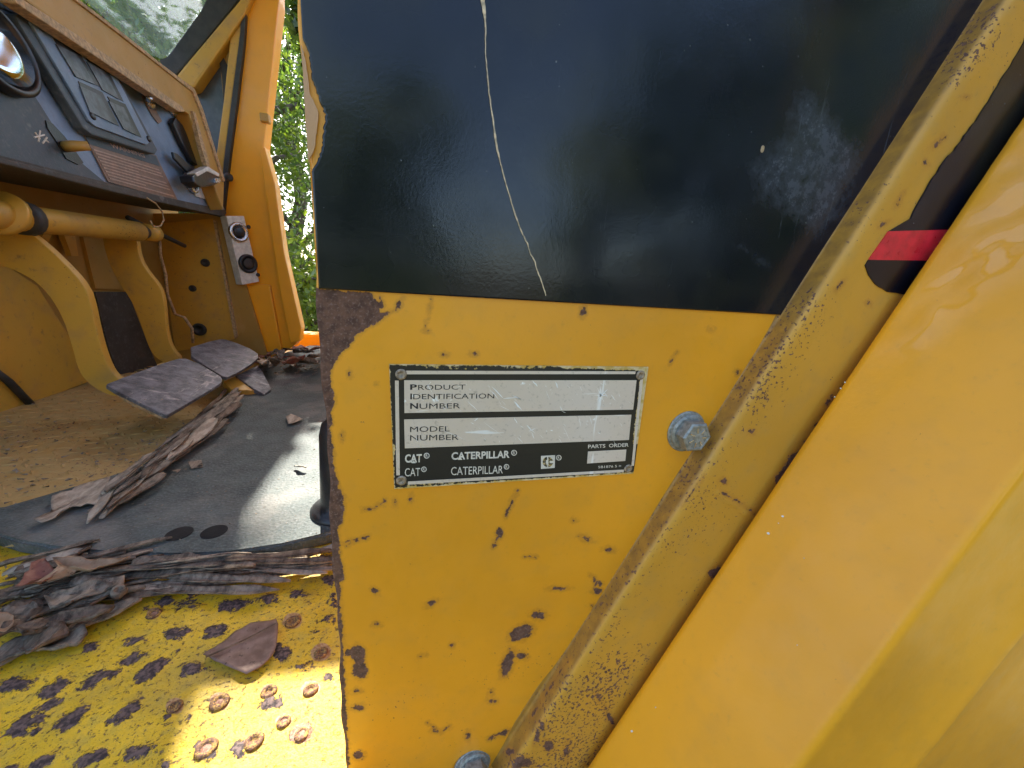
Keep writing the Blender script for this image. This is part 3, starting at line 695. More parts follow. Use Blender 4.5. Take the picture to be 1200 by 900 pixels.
def stud_mat():
    t = NT('rusty_stud'); c = t.mix(t.ss(t.noise(420, 5, .7), .42, .56), (.40, .23, .05), (.15, .07, .04)); c = t.mix(t.ss(t.noise(900, 4, .7), .5, .6), c, (.07, .04, .03))
    return t.fin(c, .75, 0, t.bump(t.noise(800, 4), .0008), .4)
# ---- deck with worn raised treads -----------------------------------
DZ = -.303
xs = np.linspace(-.62, -.030, 460); ys = np.linspace(.10, .50, 300)
X, Y = np.meshgrid(xs, ys, indexing='ij'); P = np.stack([X, Y, np.full_like(X, DZ)], -1); px, py = project(P)
E_ = [(45, 580, 60, 22, -8), (185, 585, 58, 22, -28), (325, 560, 50, 14, -22), (505, 530, 55, 20, -33), (640, 525, 40, 22, -20), (70, 715, 85, 24, -28), (240, 690, 80, 20, -30), (420, 670, 60, 20, -36), (310, 825, 60, 28, -20),
      (140, 835, 50, 16, -30), (490, 800, 70, 18, -20), (295, 455, 30, 14, -20), (455, 430, 40, 12, 0), (590, 410, 40, 18, -10), (720, 400, 48, 20, -10), (645, 320, 40, 16, -10), (520, 340, 28, 14, 0), (770, 310, 42, 12, -10),
      (890, 290, 40, 14, -10), (1010, 280, 30, 14, 0), (1100, 225, 20, 13, 0), (1100, 360, 28, 18, 0), (1115, 290, 13, 28, 0), (1070, 402, 20, 8, -10), (940, 465, 28, 24, 0), (690, 800, 40, 36, -40), (810, 790, 45, 22, -30), (560, 690, 26, 16, -30),
      (900, 635, 34, 20, -20), (1010, 740, 40, 26, -30), (1100, 550, 16, 13, 0), (455, 480, 45, 10, -25), (820, 265, 10, 6, 0), (160, 650, 40, 10, -25), (560, 295, 26, 10, -15), (500, 268, 24, 9, -10), (700, 240, 22, 9, -10), (1000, 520, 26, 12, -10),
      (600, 465, 14, 6, -20), (-60, 800, 60, 20, -25), (20, 880, 60, 20, -30), (950, 700, 22, 14, -30), (620, 700, 14, 6, -30), (120, 735, 20, 8, -20), (640, 270, 24, 9, -15), (760, 500, 20, 8, -10), (560, 845, 26, 12, -20), (735, 635, 22, 12, -20)]
d = union(px, py, ells=[ce('e', *e) for e in E_])
# the same staggered treads go on over the deck outside the picture
gi = np.round((X + .62) / .030); gj = np.round((Y - .10 + (gi % 2) * .011) / .022); cxx = -.62 + gi * .030 + .004 * np.sin(gi * 5.1 + gj * 3.3); cyy = .10 + gj * .022 - (gi % 2) * .011 + .003 * np.sin(gi * 2.7 + gj * 7.9)
dd = (1 - np.hypot((X - cxx) / .0085, (Y - cyy) / .0040)) * 7.0
outside = (px < -25) | (py > 925); d = np.where(outside, np.maximum(d, dd), d)
RG = [(980, 365, 34, 28), (1075, 470, 36, 30), (1040, 592, 32, 30), (735, 635, 36, 32), (585, 650, 32, 28), (950, 700, 30, 24), (1010, 742, 42, 34), (850, 765, 36, 26), (690, 790, 36, 26), (900, 600, 30, 24), (515, 340, 28, 20)]
ring = union(px, py, ells=[ce('e', x, y, a, b, -25) for x, y, a, b in RG])
P[..., 2] += .0011 * np.clip(d / 5 + .4, 0, 1) + .0003 * np.sin(X * 70) * np.sin(Y * 90)
grime = np.zeros(px.shape)
deck = grid_mesh('deck_plate', P, {'rust': d, 'ring': ring}, M['deck'], L, .004, (0, 0, -1))
deck['label'] = 'yellow step deck with worn rusty raised treads'
for k, (x, y, a, b) in enumerate(RG):
    q = crop('e', x, y); c = PZ(DZ + .0012).at(*q)
    bm = lathe(bmesh.new(), c, (0, 0, 1), [(.0066, -.0006), (.0058, .0003), (.0046, .0009), (.0034, .0007), (.0025, -.0009), (.0012, -.0007), (0, -.0006)], 22)
    k_s = rnd.uniform(.65, 1.08); cs = Vector(c)
    for v_ in bm.verts: v_.co = cs + (v_.co - cs) * k_s
    for v_ in bm.verts: v_.co += Vector((rnd.uniform(-1, 1), rnd.uniform(-1, 1), rnd.uniform(-1, 1))) * .00018
    from_bm('grip_stud', bm, stud_mat() if k == 0 else bpy.data.materials['rusty_stud'], deck, True)
# under the mat the deck goes on
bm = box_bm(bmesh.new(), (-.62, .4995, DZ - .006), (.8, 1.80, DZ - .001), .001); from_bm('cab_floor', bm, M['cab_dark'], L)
bm = box_bm(bmesh.new(), (-.9, .12, -.62), (.9, 1.78, DZ - .012), .02); from_bm('chassis', bm, M['roof'], L)

# ---- toe board, firewall, far wall ----------------------------------
TOE = Pl((-.37, .6, -.297), (0, 0, 1)); TOE = Pl((-.40, .6, -.296), (.075, 0, 1))
patch('toe_board', [(-190, 560), (0, 478), (60, 460), (120, 442), (145, 438), (200, 430), (283, 440), (282, 460), (205, 530), (112, 612), (40, 617), (0, 613), (-200, 640)], TOE, .004, M['toe'], L)
bm = bmesh.new(); r2 = random.Random(3)
for i in range(15):
    for j in range(40):
        x = -.40 - i * .02; y = .44 + j * .02; ang = .5 if (i + j) % 2 else -.9
        q = Vector((x + r2.uniform(-.002, .002), y + r2.uniform(-.002, .002), 0)); q.z = -.296 - (q.x + .40) * .075
        a = Vector((math.cos(ang), math.sin(ang), -.075 * math.cos(ang))) * .010; b = Vector((-math.sin(ang), math.cos(ang), 0)) * .0030
        vs = [bm.verts.new(q + a), bm.verts.new(q + b), bm.verts.new(q - a), bm.verts.new(q - b), bm.verts.new(q + Vector((0, 0, .0020)))]
        for k in range(4): bm.faces.new((vs[k], vs[(k + 1) % 4], vs[4]))
tr = from_bm('tread_lozenges', bm, M['toe'], bpy.data.objects['toe_board']); tr['kind'] = 'stuff'
FW = PX(-.74)
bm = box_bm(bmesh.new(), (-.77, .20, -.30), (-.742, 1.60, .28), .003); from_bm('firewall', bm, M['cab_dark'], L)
# smooth yellow cover at the left of the pedals and its seam
patch('firewall_cover', [(-260, 300), (0, 305), (45, 335), (80, 390), (104, 448), (0, 488), (-260, 590)], PX(-.70), .02, M['cab'], L, 0, .004)
bm = tube(bmesh.new(), [PX(-.695).at(*q) for q in ((-20, 425), (10, 447), (40, 478))], .006, 10); from_bm('hose', bm, M['seal'], L, True)
patch('firewall_bracket', [(70, 262), (86, 262), (92, 300), (84, 300)], PX(-.72), .01, M['cab'], L)
patch('firewall_bracket', [(58, 262), (66, 264), (54, 290), (46, 284)], PX(-.71), .01, M['cab'], L)
patch('firewall_shelf', [(95, 268), (160, 272), (150, 340), (112, 338)], PX(-.735), .008, M['cab_dark'], L)
patch('firewall_opening', [(112, 342), (150, 342), (172, 400), (186, 432), (140, 440), (128, 410), (118, 370)], PX(-.738), .006, M['dash_under'], L)
# far side wall below the dashboard
YW = PY(1.46)
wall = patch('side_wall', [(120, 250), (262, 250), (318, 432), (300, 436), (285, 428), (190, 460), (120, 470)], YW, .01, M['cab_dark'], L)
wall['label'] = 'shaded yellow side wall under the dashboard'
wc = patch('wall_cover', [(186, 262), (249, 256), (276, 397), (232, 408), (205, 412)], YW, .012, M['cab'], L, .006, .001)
patch('cover_edge', [(249.5, 258), (252.2, 258), (277.5, 394), (275, 397)], YW, .02, M['edge'], wc, .012)
for q, r in (((241, 308), .012), ((226, 338), .010), ((234, 386), .020)):
    bm = lathe(bmesh.new(), YW.at(*q, .006), (0, -1, 0), [(r, -.001), (r, .004), (r * .8, .006), (r * .55, .006), (r * .5, .001), (0, .001)], 20); from_bm('wall_fastener', bm, M['seal'], wc, True)
# ---- far pillar, bright orange --------------------------------------
PI_ = PY(1.50)
pil = patch('cab_pillar', [(262, 250), (266, 205), (276, 118), (283, 60), (291, 0), (290, -60), (276, -150), (318, -150), (325, -60), (327, 0), (320, 67), (314, 124), (309, 173), (322, 250), (335, 320), (350, 398), (346, 404), (322, 420), (308, 432)], PI_, .06, M['pillar'], L, 0, .004)
pil['label'] = 'bright orange-yellow far pillar of the cab'
patch('pillar_flange', [(304, 178), (310, 172), (322, 215), (333, 296), (353, 384), (351, 400), (340, 402), (326, 330), (316, 260)], PY(1.47), .05, M['pillar'], pil, 0, .003)
patch('pillar_cover', [(281, 337), (303, 333), (316, 334), (330, 410), (312, 428), (304, 420)], PY(1.485), .03, M['pillar'], pil, 0, .003)
patch('door_seal', [(287, -60), (293, -60), (286, 50), (278, 118), (270, 178), (264, 230), (262, 250), (258, 246), (262, 190), (272, 110), (281, 40)], PY(1.485), .02, M['seal'], pil, 0, .002)
patch('window_post', [(246, 256), (251, 200), (262, 118), (268, 60), (270, 40), (281, 20), (285, 0), (288, 0), (281, 45), (272, 112), (262, 192), (258, 256)], PY(1.49), .03, M['cab'], pil, 0, .003)
bm = lathe(bmesh.new(), PY(1.47).at(268, 208), (.3, -1, 0), [(.012, 0), (.012, .006), (.008, .010), (0, .011)], 16); from_bm('door_catch', bm, M['seal'], pil, True)
bm = box_bm(bmesh.new(), tuple(np.array(PY(1.5).at(311, 139)) - .012), tuple(np.array(PY(1.5).at(311, 139)) + .012), .003); from_bm('hinge', bm, M['brown'], pil)
# side quarter window with its frame
qw = patch('side_window', [(250, 61), (258, 66), (262, 89), (264, 122), (256, 190), (251, 240), (238, 240), (225, 150), (229, 98)], PY(1.52), .006, simple('dark_quarter_pane', (.045, .048, .05), .35, 0, .4, 30), L)
qw['label'] = 'small dark quarter window behind the dashboard'
patch('window_seal', [(258, 60), (266, 76), (268, 120), (259, 195), (254, 240), (250, 240), (255, 190), (262, 122), (260, 89), (256, 68), (250, 63)], PY(1.51), .012, M['seal'], qw)
patch('window_panel', [(250, 63), (266, 42), (283, 20), (288, 0), (292, 0), (268, 190), (260, 250), (256, 250), (262, 122), (258, 72)], PY(1.515), .008, M['brown'], qw)
# sloping corner post of the windscreen
wp = patch('corner_post', [(204, 92), (215, 78), (284, -4), (300, -60), (318, -60), (286, 18), (228, 102), (220, 104)], PY(1.48), .05, M['cab'], L, 0, .006)
patch('glass_seal', [(196, 66), (234, 14), (256, -30), (290, -60), (300, -60), (284, -6), (214, 80), (204, 90), (194, 84), (186, 70)], PY(1.50), .03, M['seal'], wp, 0, .004)
# ---- windscreen and its lower frame
GP = Pl((-.62, 1.2, .5), (1, .05, .1))
ws = patch('windscreen', [(-400, -420), (90, -10), (130, 25), (178, 64), (190, 69), (197, 66), (240, 10), (330, -140), (330, -420)], GP, .005, M['glass'], L)
ws['label'] = 'dusty windscreen pane with trees behind it'
DN = (1, 0, .16)
DF = Pl((-.553, 1.0, .14), DN)
FR = Pl((-.575, 1.0, .44), DN)
wf = patch('windscreen_frame', [(-220, -230), (22, -2), (90, 0), (140, 38), (190, 78), (227, 106), (236, 128), (264, 214), (262, 252), (258, 240), (234, 165), (222, 132), (213, 130), (160, 94), (90, 50), (24, 6), (-220, -170)][0:1] +
            [(60, -25), (90, -1), (140, 38), (190, 78), (227, 106), (236, 128), (263, 214), (262, 246), (254, 226), (232, 160), (222, 134), (213, 128), (160, 92), (90, 44), (22, -6), (-200, -190)], FR, .035, M['brown'], L, .012, .004)
wf['label'] = 'brownish yellow lower windscreen frame'
patch('frame_trim', [(10, -12), (24, -3), (90, 40), (160, 88), (213, 124), (217, 131), (210, 131), (160, 98), (90, 51), (20, 4)], FR, .02, M['edge'], wf, .020, .002)
patch('frame_trim', [(90, -2.5), (140, 35.5), (190, 75.5), (228, 104), (238, 128), (264, 212), (262, 213), (235, 130), (226, 107.5), (190, 79), (140, 39.5), (90, 1.5), (60, -22), (60, -26)], FR, .01, M['edge'], wf, .016)
patch('inner_trim', [(226, 130), (229, 132), (238, 165), (251, 214), (248, 214), (236, 172)], FR, .01, M['edge'], wf, .018)

# ---- dashboard --------------------------------------------------------
dash = patch('dashboard', [(-300, -120), (0, 2), (24, 12), (90, 54), (160, 98), (213, 132), (222, 150), (236, 185), (264, 246), (262, 251), (132, 220), (0, 187), (-300, 120)], DF, .10, M['dash'], L, 0, .004, away=(-1, 0, 0))
dash['label'] = 'worn blue-grey sloping dashboard'
# dark cowl strip above the face, underside panel below it
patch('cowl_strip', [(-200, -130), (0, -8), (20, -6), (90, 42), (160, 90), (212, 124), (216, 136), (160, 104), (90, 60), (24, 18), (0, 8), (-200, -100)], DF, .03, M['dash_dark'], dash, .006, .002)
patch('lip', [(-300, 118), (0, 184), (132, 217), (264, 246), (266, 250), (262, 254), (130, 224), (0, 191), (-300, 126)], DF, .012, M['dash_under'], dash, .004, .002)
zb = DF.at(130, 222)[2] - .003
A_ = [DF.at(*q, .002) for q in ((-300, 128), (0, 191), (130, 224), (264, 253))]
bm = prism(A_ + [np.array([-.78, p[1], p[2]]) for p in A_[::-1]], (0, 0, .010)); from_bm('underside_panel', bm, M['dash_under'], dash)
# instrument cluster
cb = patch('instrument_cluster', [(18, 17), (33, 16), (40, 20), (132, 82), (140, 92), (185, 176), (182, 181), (108, 158), (98, 150), (22, 26)], DF, .016, M['dash_dark'], dash, .018, .003)
cb['label'] = 'raised instrument cluster with four square windows'
patch('cluster_face', [(38, 22), (44, 22), (128, 78), (136, 88), (176, 166), (172, 170), (112, 148), (105, 142), (36, 26)], DF, .004, M['dash'], cb, .022, .001)
for w_ in ([(63, 45), (92, 60), (118, 102), (91, 91)], [(100, 66), (126, 81), (145, 119), (122, 106)], [(92, 95), (120, 108), (140, 148), (106, 131)], [(126, 113), (147, 122), (166, 161), (147, 152)]):
    cx = sum(q[0] for q in w_) / 4; cy = sum(q[1] for q in w_) / 4
    patch('window_recess', w_, DF, .003, M['black'], cb, .0232)
    patch('window_pane', [(cx + (x - cx) * .84 - 1.6, cy + (y - cy) * .84 + 1.6) for x, y in w_], DF, .002, M['glassy'], cb, .0244)
for q in ((48, 32), (108, 136), (134, 86), (174, 163)):
    bm = lathe(bmesh.new(), DF.at(*q, .022), DF.n, [(.006, 0), (.006, .002), (.003, .003), (0, .003)], 12); from_bm('screw', bm, M['black'], cb, True)
# round gauge whose glass mirrors the sky
gc = DF.at(-20, 50)
bm = lathe(bmesh.new(), gc, DF.n, [(.062, -.002), (.062, .016), (.056, .020), (.052, .016), (.051, .012)], 40); gg = from_bm('gauge', bm, M['black'], dash, True)
bm = lathe(bmesh.new(), gc, (1, -.15, .28), [(.051, .010), (.030, .0125), (0, .0135)], 40); from_bm('gauge_glass', bm, M['mirror'], gg, True)
gg['label'] = 'round gauge at the picture edge mirroring the sky'
# darker lower left field of the face
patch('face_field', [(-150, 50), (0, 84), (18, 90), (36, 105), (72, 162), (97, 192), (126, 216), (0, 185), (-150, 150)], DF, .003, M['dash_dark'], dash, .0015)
# slot with lever stub
sl_ = patch('lever_slot', [(54, 141), (62, 145), (76, 160), (88, 176), (98, 191), (92, 193), (78, 186), (66, 165), (56, 150)], DF, .003, M['black'], dash, .0035)
bm = tube(bmesh.new(), [DF.at(74, 172, .0), DF.at(86, 171, .02), DF.at(104, 171, .035)], [.008, .008, .007], 10); from_bm('lever_stub', bm, M['brown'], sl_, True)
# warning label
wl_ = patch('warning_label', [(97, 154), (183, 182), (209, 236), (127, 213)], DF, .002, M['label'], dash, .003)
wl_['label'] = 'faded brown warning label with a dark header'
patch('label_header', [(98, 155), (182.5, 183), (188, 195), (105, 169)], DF, .001, M['dash_dark'], wl_, .0036)
lettering('WARNING', (128, 167), (168, 180), (131, 173), M['labelink'], wl_, DF, .0042, .02)
def labp(u_, v_):
    a = np.array((106, 172.)), np.array((188, 198.)), np.array((208, 234.)), np.array((128, 212.))
    return (1 - u_) * (1 - v_) * a[0] + u_ * (1 - v_) * a[1] + u_ * v_ * a[2] + (1 - u_) * v_ * a[3]
bm = bmesh.new()
for k in range(9):
    v0 = .04 + k * .105; e = 1 if k % 4 != 3 else .6
    q = [labp(.03, v0), labp(.03 + .94 * e, v0), labp(.03 + .94 * e, v0 + .05), labp(.03, v0 + .05)]
    prism([DF.at(*p, .0042) for p in q], -DF.n * .0008, bm)
o = from_bm('label_text_lines', bm, M['labelink'], wl_)
# switches at the far end
for q in ((173, 119), (201, 130)):
    base_ = DF.at(*q, .0); bm = lathe(bmesh.new(), base_, DF.n, [(.016, 0), (.016, .006), (.010, .010), (.008, .012)], 16)
    sw = from_bm('toggle_switch', bm, M['chrome'], dash, True)
    bm = tube(bmesh.new(), [DF.at(*q, .008), DF.at(q[0] + 2, q[1] - 4, .034)], [.004, .0055], 10); from_bm('toggle_lever', bm, M['chrome'], sw, True)
patch('switch_label', [(166, 112), (176, 116), (190, 142), (186, 145), (178, 135)], DF, .001, M['label'], dash, .0025)
patch('rocker_switch', [(206, 138), (214, 146), (232, 184), (234, 196), (226, 190), (214, 168), (203, 144)], DF, .012, M['black'], dash, .014, .002)
patch('hand_lever', [(203, 178), (208, 180), (240, 208), (236, 214), (222, 204), (205, 186)], DF, .006, M['black'], dash, .02, .002)
kp = patch('key_plate', [(222, 208), (232, 200), (248, 214), (260, 236), (240, 233), (230, 230)], DF, .002, M['white'], dash, .004)
kc = DF.at(221, 214); bm = lathe(bmesh.new(), kc, DF.n, [(.026, 0), (.026, .010), (.021, .013), (.017, .008), (0, .008)], 24); from_bm('key_switch', bm, M['chrome'], dash, True)
kb = patch('indicator_knob', [(226, 206), (236, 200), (243, 197), (257, 205), (259, 213), (252, 217), (236, 220), (228, 214)], DF, .03, M['black'], dash, .05, .003)
patch('knob_cap', [(229, 203), (237, 198.5), (244, 195), (257.5, 203.5), (257, 207), (243, 200.5), (232, 207)], DF, .02, M['white'], kb, .052, .002)
patch('knob_glint', [(252, 209), (258, 209), (259, 214), (253, 214)], DF, .006, M['chrome'], kb, .055)
bm = bmesh.new()
for a_, b_ in (((41, 155), (47, 163)), ((47, 153), (45, 166)), ((40, 161), (52, 158)), ((52, 163), (57, 167)), ((55, 161), (50, 168))):
    tube(bm, [DF.at(*a_, .0020), DF.at(*b_, .0020)], .0011, 5)
sm = from_bm('paint_scrawl', bm, M['printw'], dash)
# hanging wire under the lip
bm = tube(bmesh.new(), [DF.at(*q, .004) for q in ((172, 232), (182, 238), (190, 248), (192, 258), (188, 265), (180, 266), (176, 258))], .0016, 6); from_bm('wire', bm, M['edge'], L, True)
bm = tube(bmesh.new(), [PX(-.64).at(*q) for q in ((150, 255), (175, 268), (195, 278), (216, 288))], .006, 8); from_bm('cable', bm, M['seal'], L, True)
# ---- cross shaft
SH = PX(-.60)
bm = tube(bmesh.new(), [SH.at(-120, 238), SH.at(-40, 247), SH.at(0, 252), SH.at(36, 257), SH.at(161, 271)], .021, 20); shaft = from_bm('cross_shaft', bm, M['cab'], L, True)
shaft['label'] = 'yellow round pedal shaft under the dashboard'
for a_, b_, r in (((20, 254.5), (33, 256.5), .026), ((-2, 248), (6, 252), .033), ((161, 271), (169, 272), .014), ((171, 272), (181, 273.5), .019)):
    bm = tube(bmesh.new(), [SH.at(*a_), SH.at(*b_)], r, 18); from_bm('shaft_collar', bm, M['seal'] if r == .026 or r < .018 else M['cab'], shaft, True)
# ---- pedals
def pedal(name, arm_pts, Yp, pad_pts, zp, label):
    root = bpy.data.objects.new(name, None); COL.objects.link(root); root.parent = L; root.matrix_parent_inverse = Matrix.Translation(Vector(L.location)).inverted()
    root['label'] = label
    pa = patch('pedal_arm', arm_pts, PY(Yp), .014, M['cab'], root, 0, .0015)
    pp = Pl((-.45, Yp, zp), (.28, -.1, 1))
    pd = patch('pedal_pad', pad_pts, pp, .007, M['pad'], root, 0, .0015)
    return root, pp
def smooth_pts(pts, it=2):
    c = np.array(pts, float)
    for _ in range(it):
        n_ = np.roll(c, -1, 0); c = np.stack([.75 * c + .25 * n_, .25 * c + .75 * n_], 1).reshape(-1, 2)
    return [tuple(q) for q in c]
p1, pp1 = pedal('brake_pedal', smooth_pts([(-40, 262), (0, 262), (20, 263), (45, 280), (75, 308), (97, 332), (106, 352), (113, 388), (124, 425), (136, 444), (165, 458), (158, 466), (128, 464), (106, 452), (92, 436), (84, 405), (72, 368), (50, 336), (22, 318), (-10, 308), (-40, 300)]), .84,
      smooth_pts([(124, 452), (126, 449), (205, 420), (222, 420), (258, 440), (261, 445), (258, 450), (200, 484), (195, 487), (188, 484)], 1), -.205, 'near pedal with broad worn steel pad')
p2, pp2 = pedal('service_pedal', smooth_pts([(118, 268), (150, 268), (160, 277), (162, 300), (172, 318), (186, 334), (192, 350), (194, 385), (200, 408), (212, 420), (206, 428), (188, 424), (176, 412), (168, 388), (156, 355), (138, 330), (124, 300)]), 1.12,
      smooth_pts([(213, 410), (255, 397), (268, 398), (302, 412), (303, 421), (268, 443), (258, 440)], 1), -.205, 'far pedal with broad worn steel pad')
patch('pedal_heel_plate', [(276, 440), (302, 428), (308, 436), (318, 456), (310, 462), (298, 456)], pp2, .01, M['pad'], p2, -.03, .0015)
patch('heel_plate_edge', [(262, 447), (276, 441), (300, 456), (311, 463), (300, 458), (270, 456)], pp2, .012, M['cab'], p2, -.034, .001)
patch('pad_rim', [(124, 452), (190, 486), (196, 489), (190, 489), (150, 470)], pp1, .004, M['edge'], p1, -.006)
# thin rod with hook beside the far pedal
bm = tube(bmesh.new(), [PY(1.30).at(*q) for q in ((186, 272), (188, 300), (194, 322), (196, 345), (205, 368), (216, 372), (225, 385), (226, 402))], .004, 8); from_bm('linkage_rod', bm, M['edge'], L, True)
# ---- socket plate on the pillar
SPp = Pl(PY(1.44).at(283, 292), (.80, -.6, 0))
spl = patch('socket_plate', [(265, 253), (286, 253), (304, 330), (284, 334)], SPp, .03, M['white'], L, 0, .002)
spl['label'] = 'off-white plate with two round sockets on the pillar'
for q, m1 in (((279, 272), M['chrome']), ((290, 309), M['black'])):
    c = SPp.at(*q); bm = lathe(bmesh.new(), c, SPp.n, [(.029, -.001), (.029, .006), (.023, .009), (.020, .005), (.0, .004)], 28); s_o = from_bm('round_socket', bm, m1, spl, True)
    bm = lathe(bmesh.new(), np.array(c) + SPp.n * .004, SPp.n, [(.017, 0), (.017, .004), (.012, .006), (0, .006)], 20); from_bm('socket_core', bm, M['black'] if m1 is M['chrome'] else M['seal'], s_o, True)
for q in ((291, 266), (302, 322)):
    bm = lathe(bmesh.new(), SPp.at(*q), SPp.n, [(.006, 0), (.006, .003), (0, .004)], 10); from_bm('screw', bm, M['seal'], spl, True)
# ---- door sill of the far side
bm = box_bm(bmesh.new(), (-.50, 1.72, -.34), (.9, 1.80, -.245), .006); o = from_bm('far_sill', bm, M['pillar'], L)
# ---- black post and orange lever behind the panel edge
bx, by = -.082, .47
bm = lathe(bmesh.new(), (bx, by, -.292), (.02, .02, 1), [(.040, 0), (.040, .006), (.036, .010), (.029, .013), (.028, .02), (.027, .105), (.024, .118), (.014, .126), (0, .128)], 32); o = from_bm('seat_post', bm, M['black'], L, True)
bm = lathe(bmesh.new(), (-.100, .62, -.29), (0, 0, 1), [(.012, 0), (.012, .10), (.022, .11), (.026, .125), (.026, .155), (.022, .165), (.020, .166), (0, .167)], 24); o = from_bm('control_knob', bm, M['orange'], L, True)
bm = lathe(bmesh.new(), (-.100, .62, -.122), (0, 0, 1), [(.022, 0), (.026, .004), (.024, .035), (.018, .045), (0, .047)], 24); from_bm('knob_top', bm, M['white'], o, True)

# ---- the rest of the cab and added sun blockers, above and beside the picture ---------------
bm = bmesh.new()
PYE = 1.50
box_bm(bm, (-1.1, .20, 1.16), (.95, 1.60, 1.22), .02); from_bm('cab_roof', bm, M['roof'], L)
bm = box_bm(bmesh.new(), (-.36, 1.50, .800), (.95, 1.54, .872), .006); from_bm('sun_block_bar', bm, M['pillar'], L)  # unseen bar added to cast the shade band across the deck
bm = prism([(-.50, 1.475, .99), (-.395, 1.475, .99), (-.41, 1.475, 1.17), (-.56, 1.475, 1.17)], (0, .06, 0)); from_bm('upper_pillar', bm, M['pillar'], L)
bm = prism([(-1.25, 1.56, .86), (-.42, 1.56, .80), (-.42, 1.56, 1.17), (-1.25, 1.56, 1.17)], (0, .03, 0)); from_bm('sun_block_panel', bm, M['roof'], L)  # unseen panel added to stop sun reaching the left of the deck
bm = box_bm(bmesh.new(), (-.31, 1.47, -.29), (.84, 1.50, .36), .004); from_bm('sun_block_board', bm, M['pillar'], L)  # unseen board added to keep sun off the back of the mat
def sunp(px_, py_, z, Y_):
    p = PZ(z).at(px_, py_); k = (Y_ - p[1]) / SUN.y; return (p[0] + SUN.x * k, Y_, p[2] + SUN.z * k)
bm = prism([sunp(x, y, -.288, 2.46) for x, y in ((328, 497), (357, 496), (357, 500), (330, 542), (300, 585), (266, 636), (225, 636), (240, 560))], (0, .04, 0))  # added unseen plate, its outline projected from the wanted shadow on the mat
sun_blk = from_bm('sun_block_plate', bm, M['black'], L)
bm = tube(bmesh.new(), [(-.45, 1.55, 1.19), (-.55, 2.0, 1.35), (-.55, 2.47, 1.42), (-.56, 2.47, 1.30)], .014, 10); from_bm('sun_block_arm', bm, M['black'], sun_blk, True)  # arm for the added sun-blocking plate
bm = box_bm(bmesh.new(), (.86, 1.46, -.3), (.95, 1.55, 1.16), .01); from_bm('rear_pillar', bm, M['pillar'], L)
bm = box_bm(bmesh.new(), (.86, .22, -.3), (.95, .31, 1.16), .01); from_bm('rear_pillar', bm, M['pillar'], L)
bm = box_bm(bmesh.new(), (.52, .185, -.62), (.95, .215, .62), .004); from_bm('rear_side_wall', bm, M['roof'], L)
bm = box_bm(bmesh.new(), (-.70, .22, .5), (-.64, .28, 1.16), .008); from_bm('front_pillar', bm, M['pillar'], L)
bm = box_bm(bmesh.new(), (.30, .55, -.29), (.75, 1.10, -.02), .03); box_bm(bm, (.66, .55, -.02), (.78, 1.10, .45), .03); from_bm('operator_seat', bm, M['black'], L)
for (x, y) in ((-1.35, .15), (1.6, .15), (-1.35, 1.75), (1.6, 1.75)):
    bm = lathe(bmesh.new(), (x, y - .0, GZ + .62), (0, 1, 0), [(.30, -.16), (.56, -.18), (.62, -.14), (.62, .14), (.56, .18), (.30, .16)], 40)
    for f in list(bm.faces): pass
    w = from_bm('tyre', bm, M['tyre'], L, True)
    bm = lathe(bmesh.new(), (x, y, GZ + .62), (0, 1, 0), [(.31, -.15), (.27, -.10), (.10, -.10), (.10, -.14), (0, -.14)], 32); from_bm('rim', bm, M['roof'], w, True)
bm = box_bm(bmesh.new(), (-1.9, .35, -1.1), (-.9, 1.6, -.45), .03); from_bm('front_frame', bm, M['roof'], L)
bm = box_bm(bmesh.new(), (.9, .25, -1.1), (2.3, 1.65, .35), .04); from_bm('engine_hood', bm, M['roof'], L)

# ================================================================== FLOOR MAT (lies on the cab floor)
ZM = -.288
o_px = [(-60, 600), (-20, 622), (20, 634), (60, 641), (110, 646), (160, 649), (215, 650), (270, 647), (330, 638), (388, 624), (470, 600), (600, 560)]
near = [PZ(ZM).at(*q) for q in o_px]
out = [tuple(p) for p in near] + [(.70, .70, ZM), (.70, 1.70, ZM), (-.40, 1.70, ZM), (-.47, 1.42, ZM), (-.43, 1.10, ZM), (-.395, .75, ZM), (-.38, .62, ZM), (-.46, .53, ZM)]
bm = prism(out, (0, 0, -.013))
bmesh.ops.recalc_face_normals(bm, faces=bm.faces)
tp = [e for e in bm.edges if all(abs(v.co.z - ZM) < 1e-5 for v in e.verts)]
bmesh.ops.bevel(bm, geom=tp, offset=.0025, segments=3, affect='EDGES')
floor_mat = from_bm('floor_mat', bm, M['rubber'])
tag(floor_mat, 'black textured rubber floor mat lying on the cab floor, sunlit at its right', 'floor mat')
for q in ((210, 625), (251, 623)):
    c = PZ(ZM).at(*q, .0004); bm = lathe(bmesh.new(), c, (0, 0, 1), [(.0125, -.0003), (.0125, .0002), (0, .0002)], 24); from_bm('bolt_hole', bm, simple('hole_dark', (.004, .004, .004), .9, 0, .1), floor_mat)

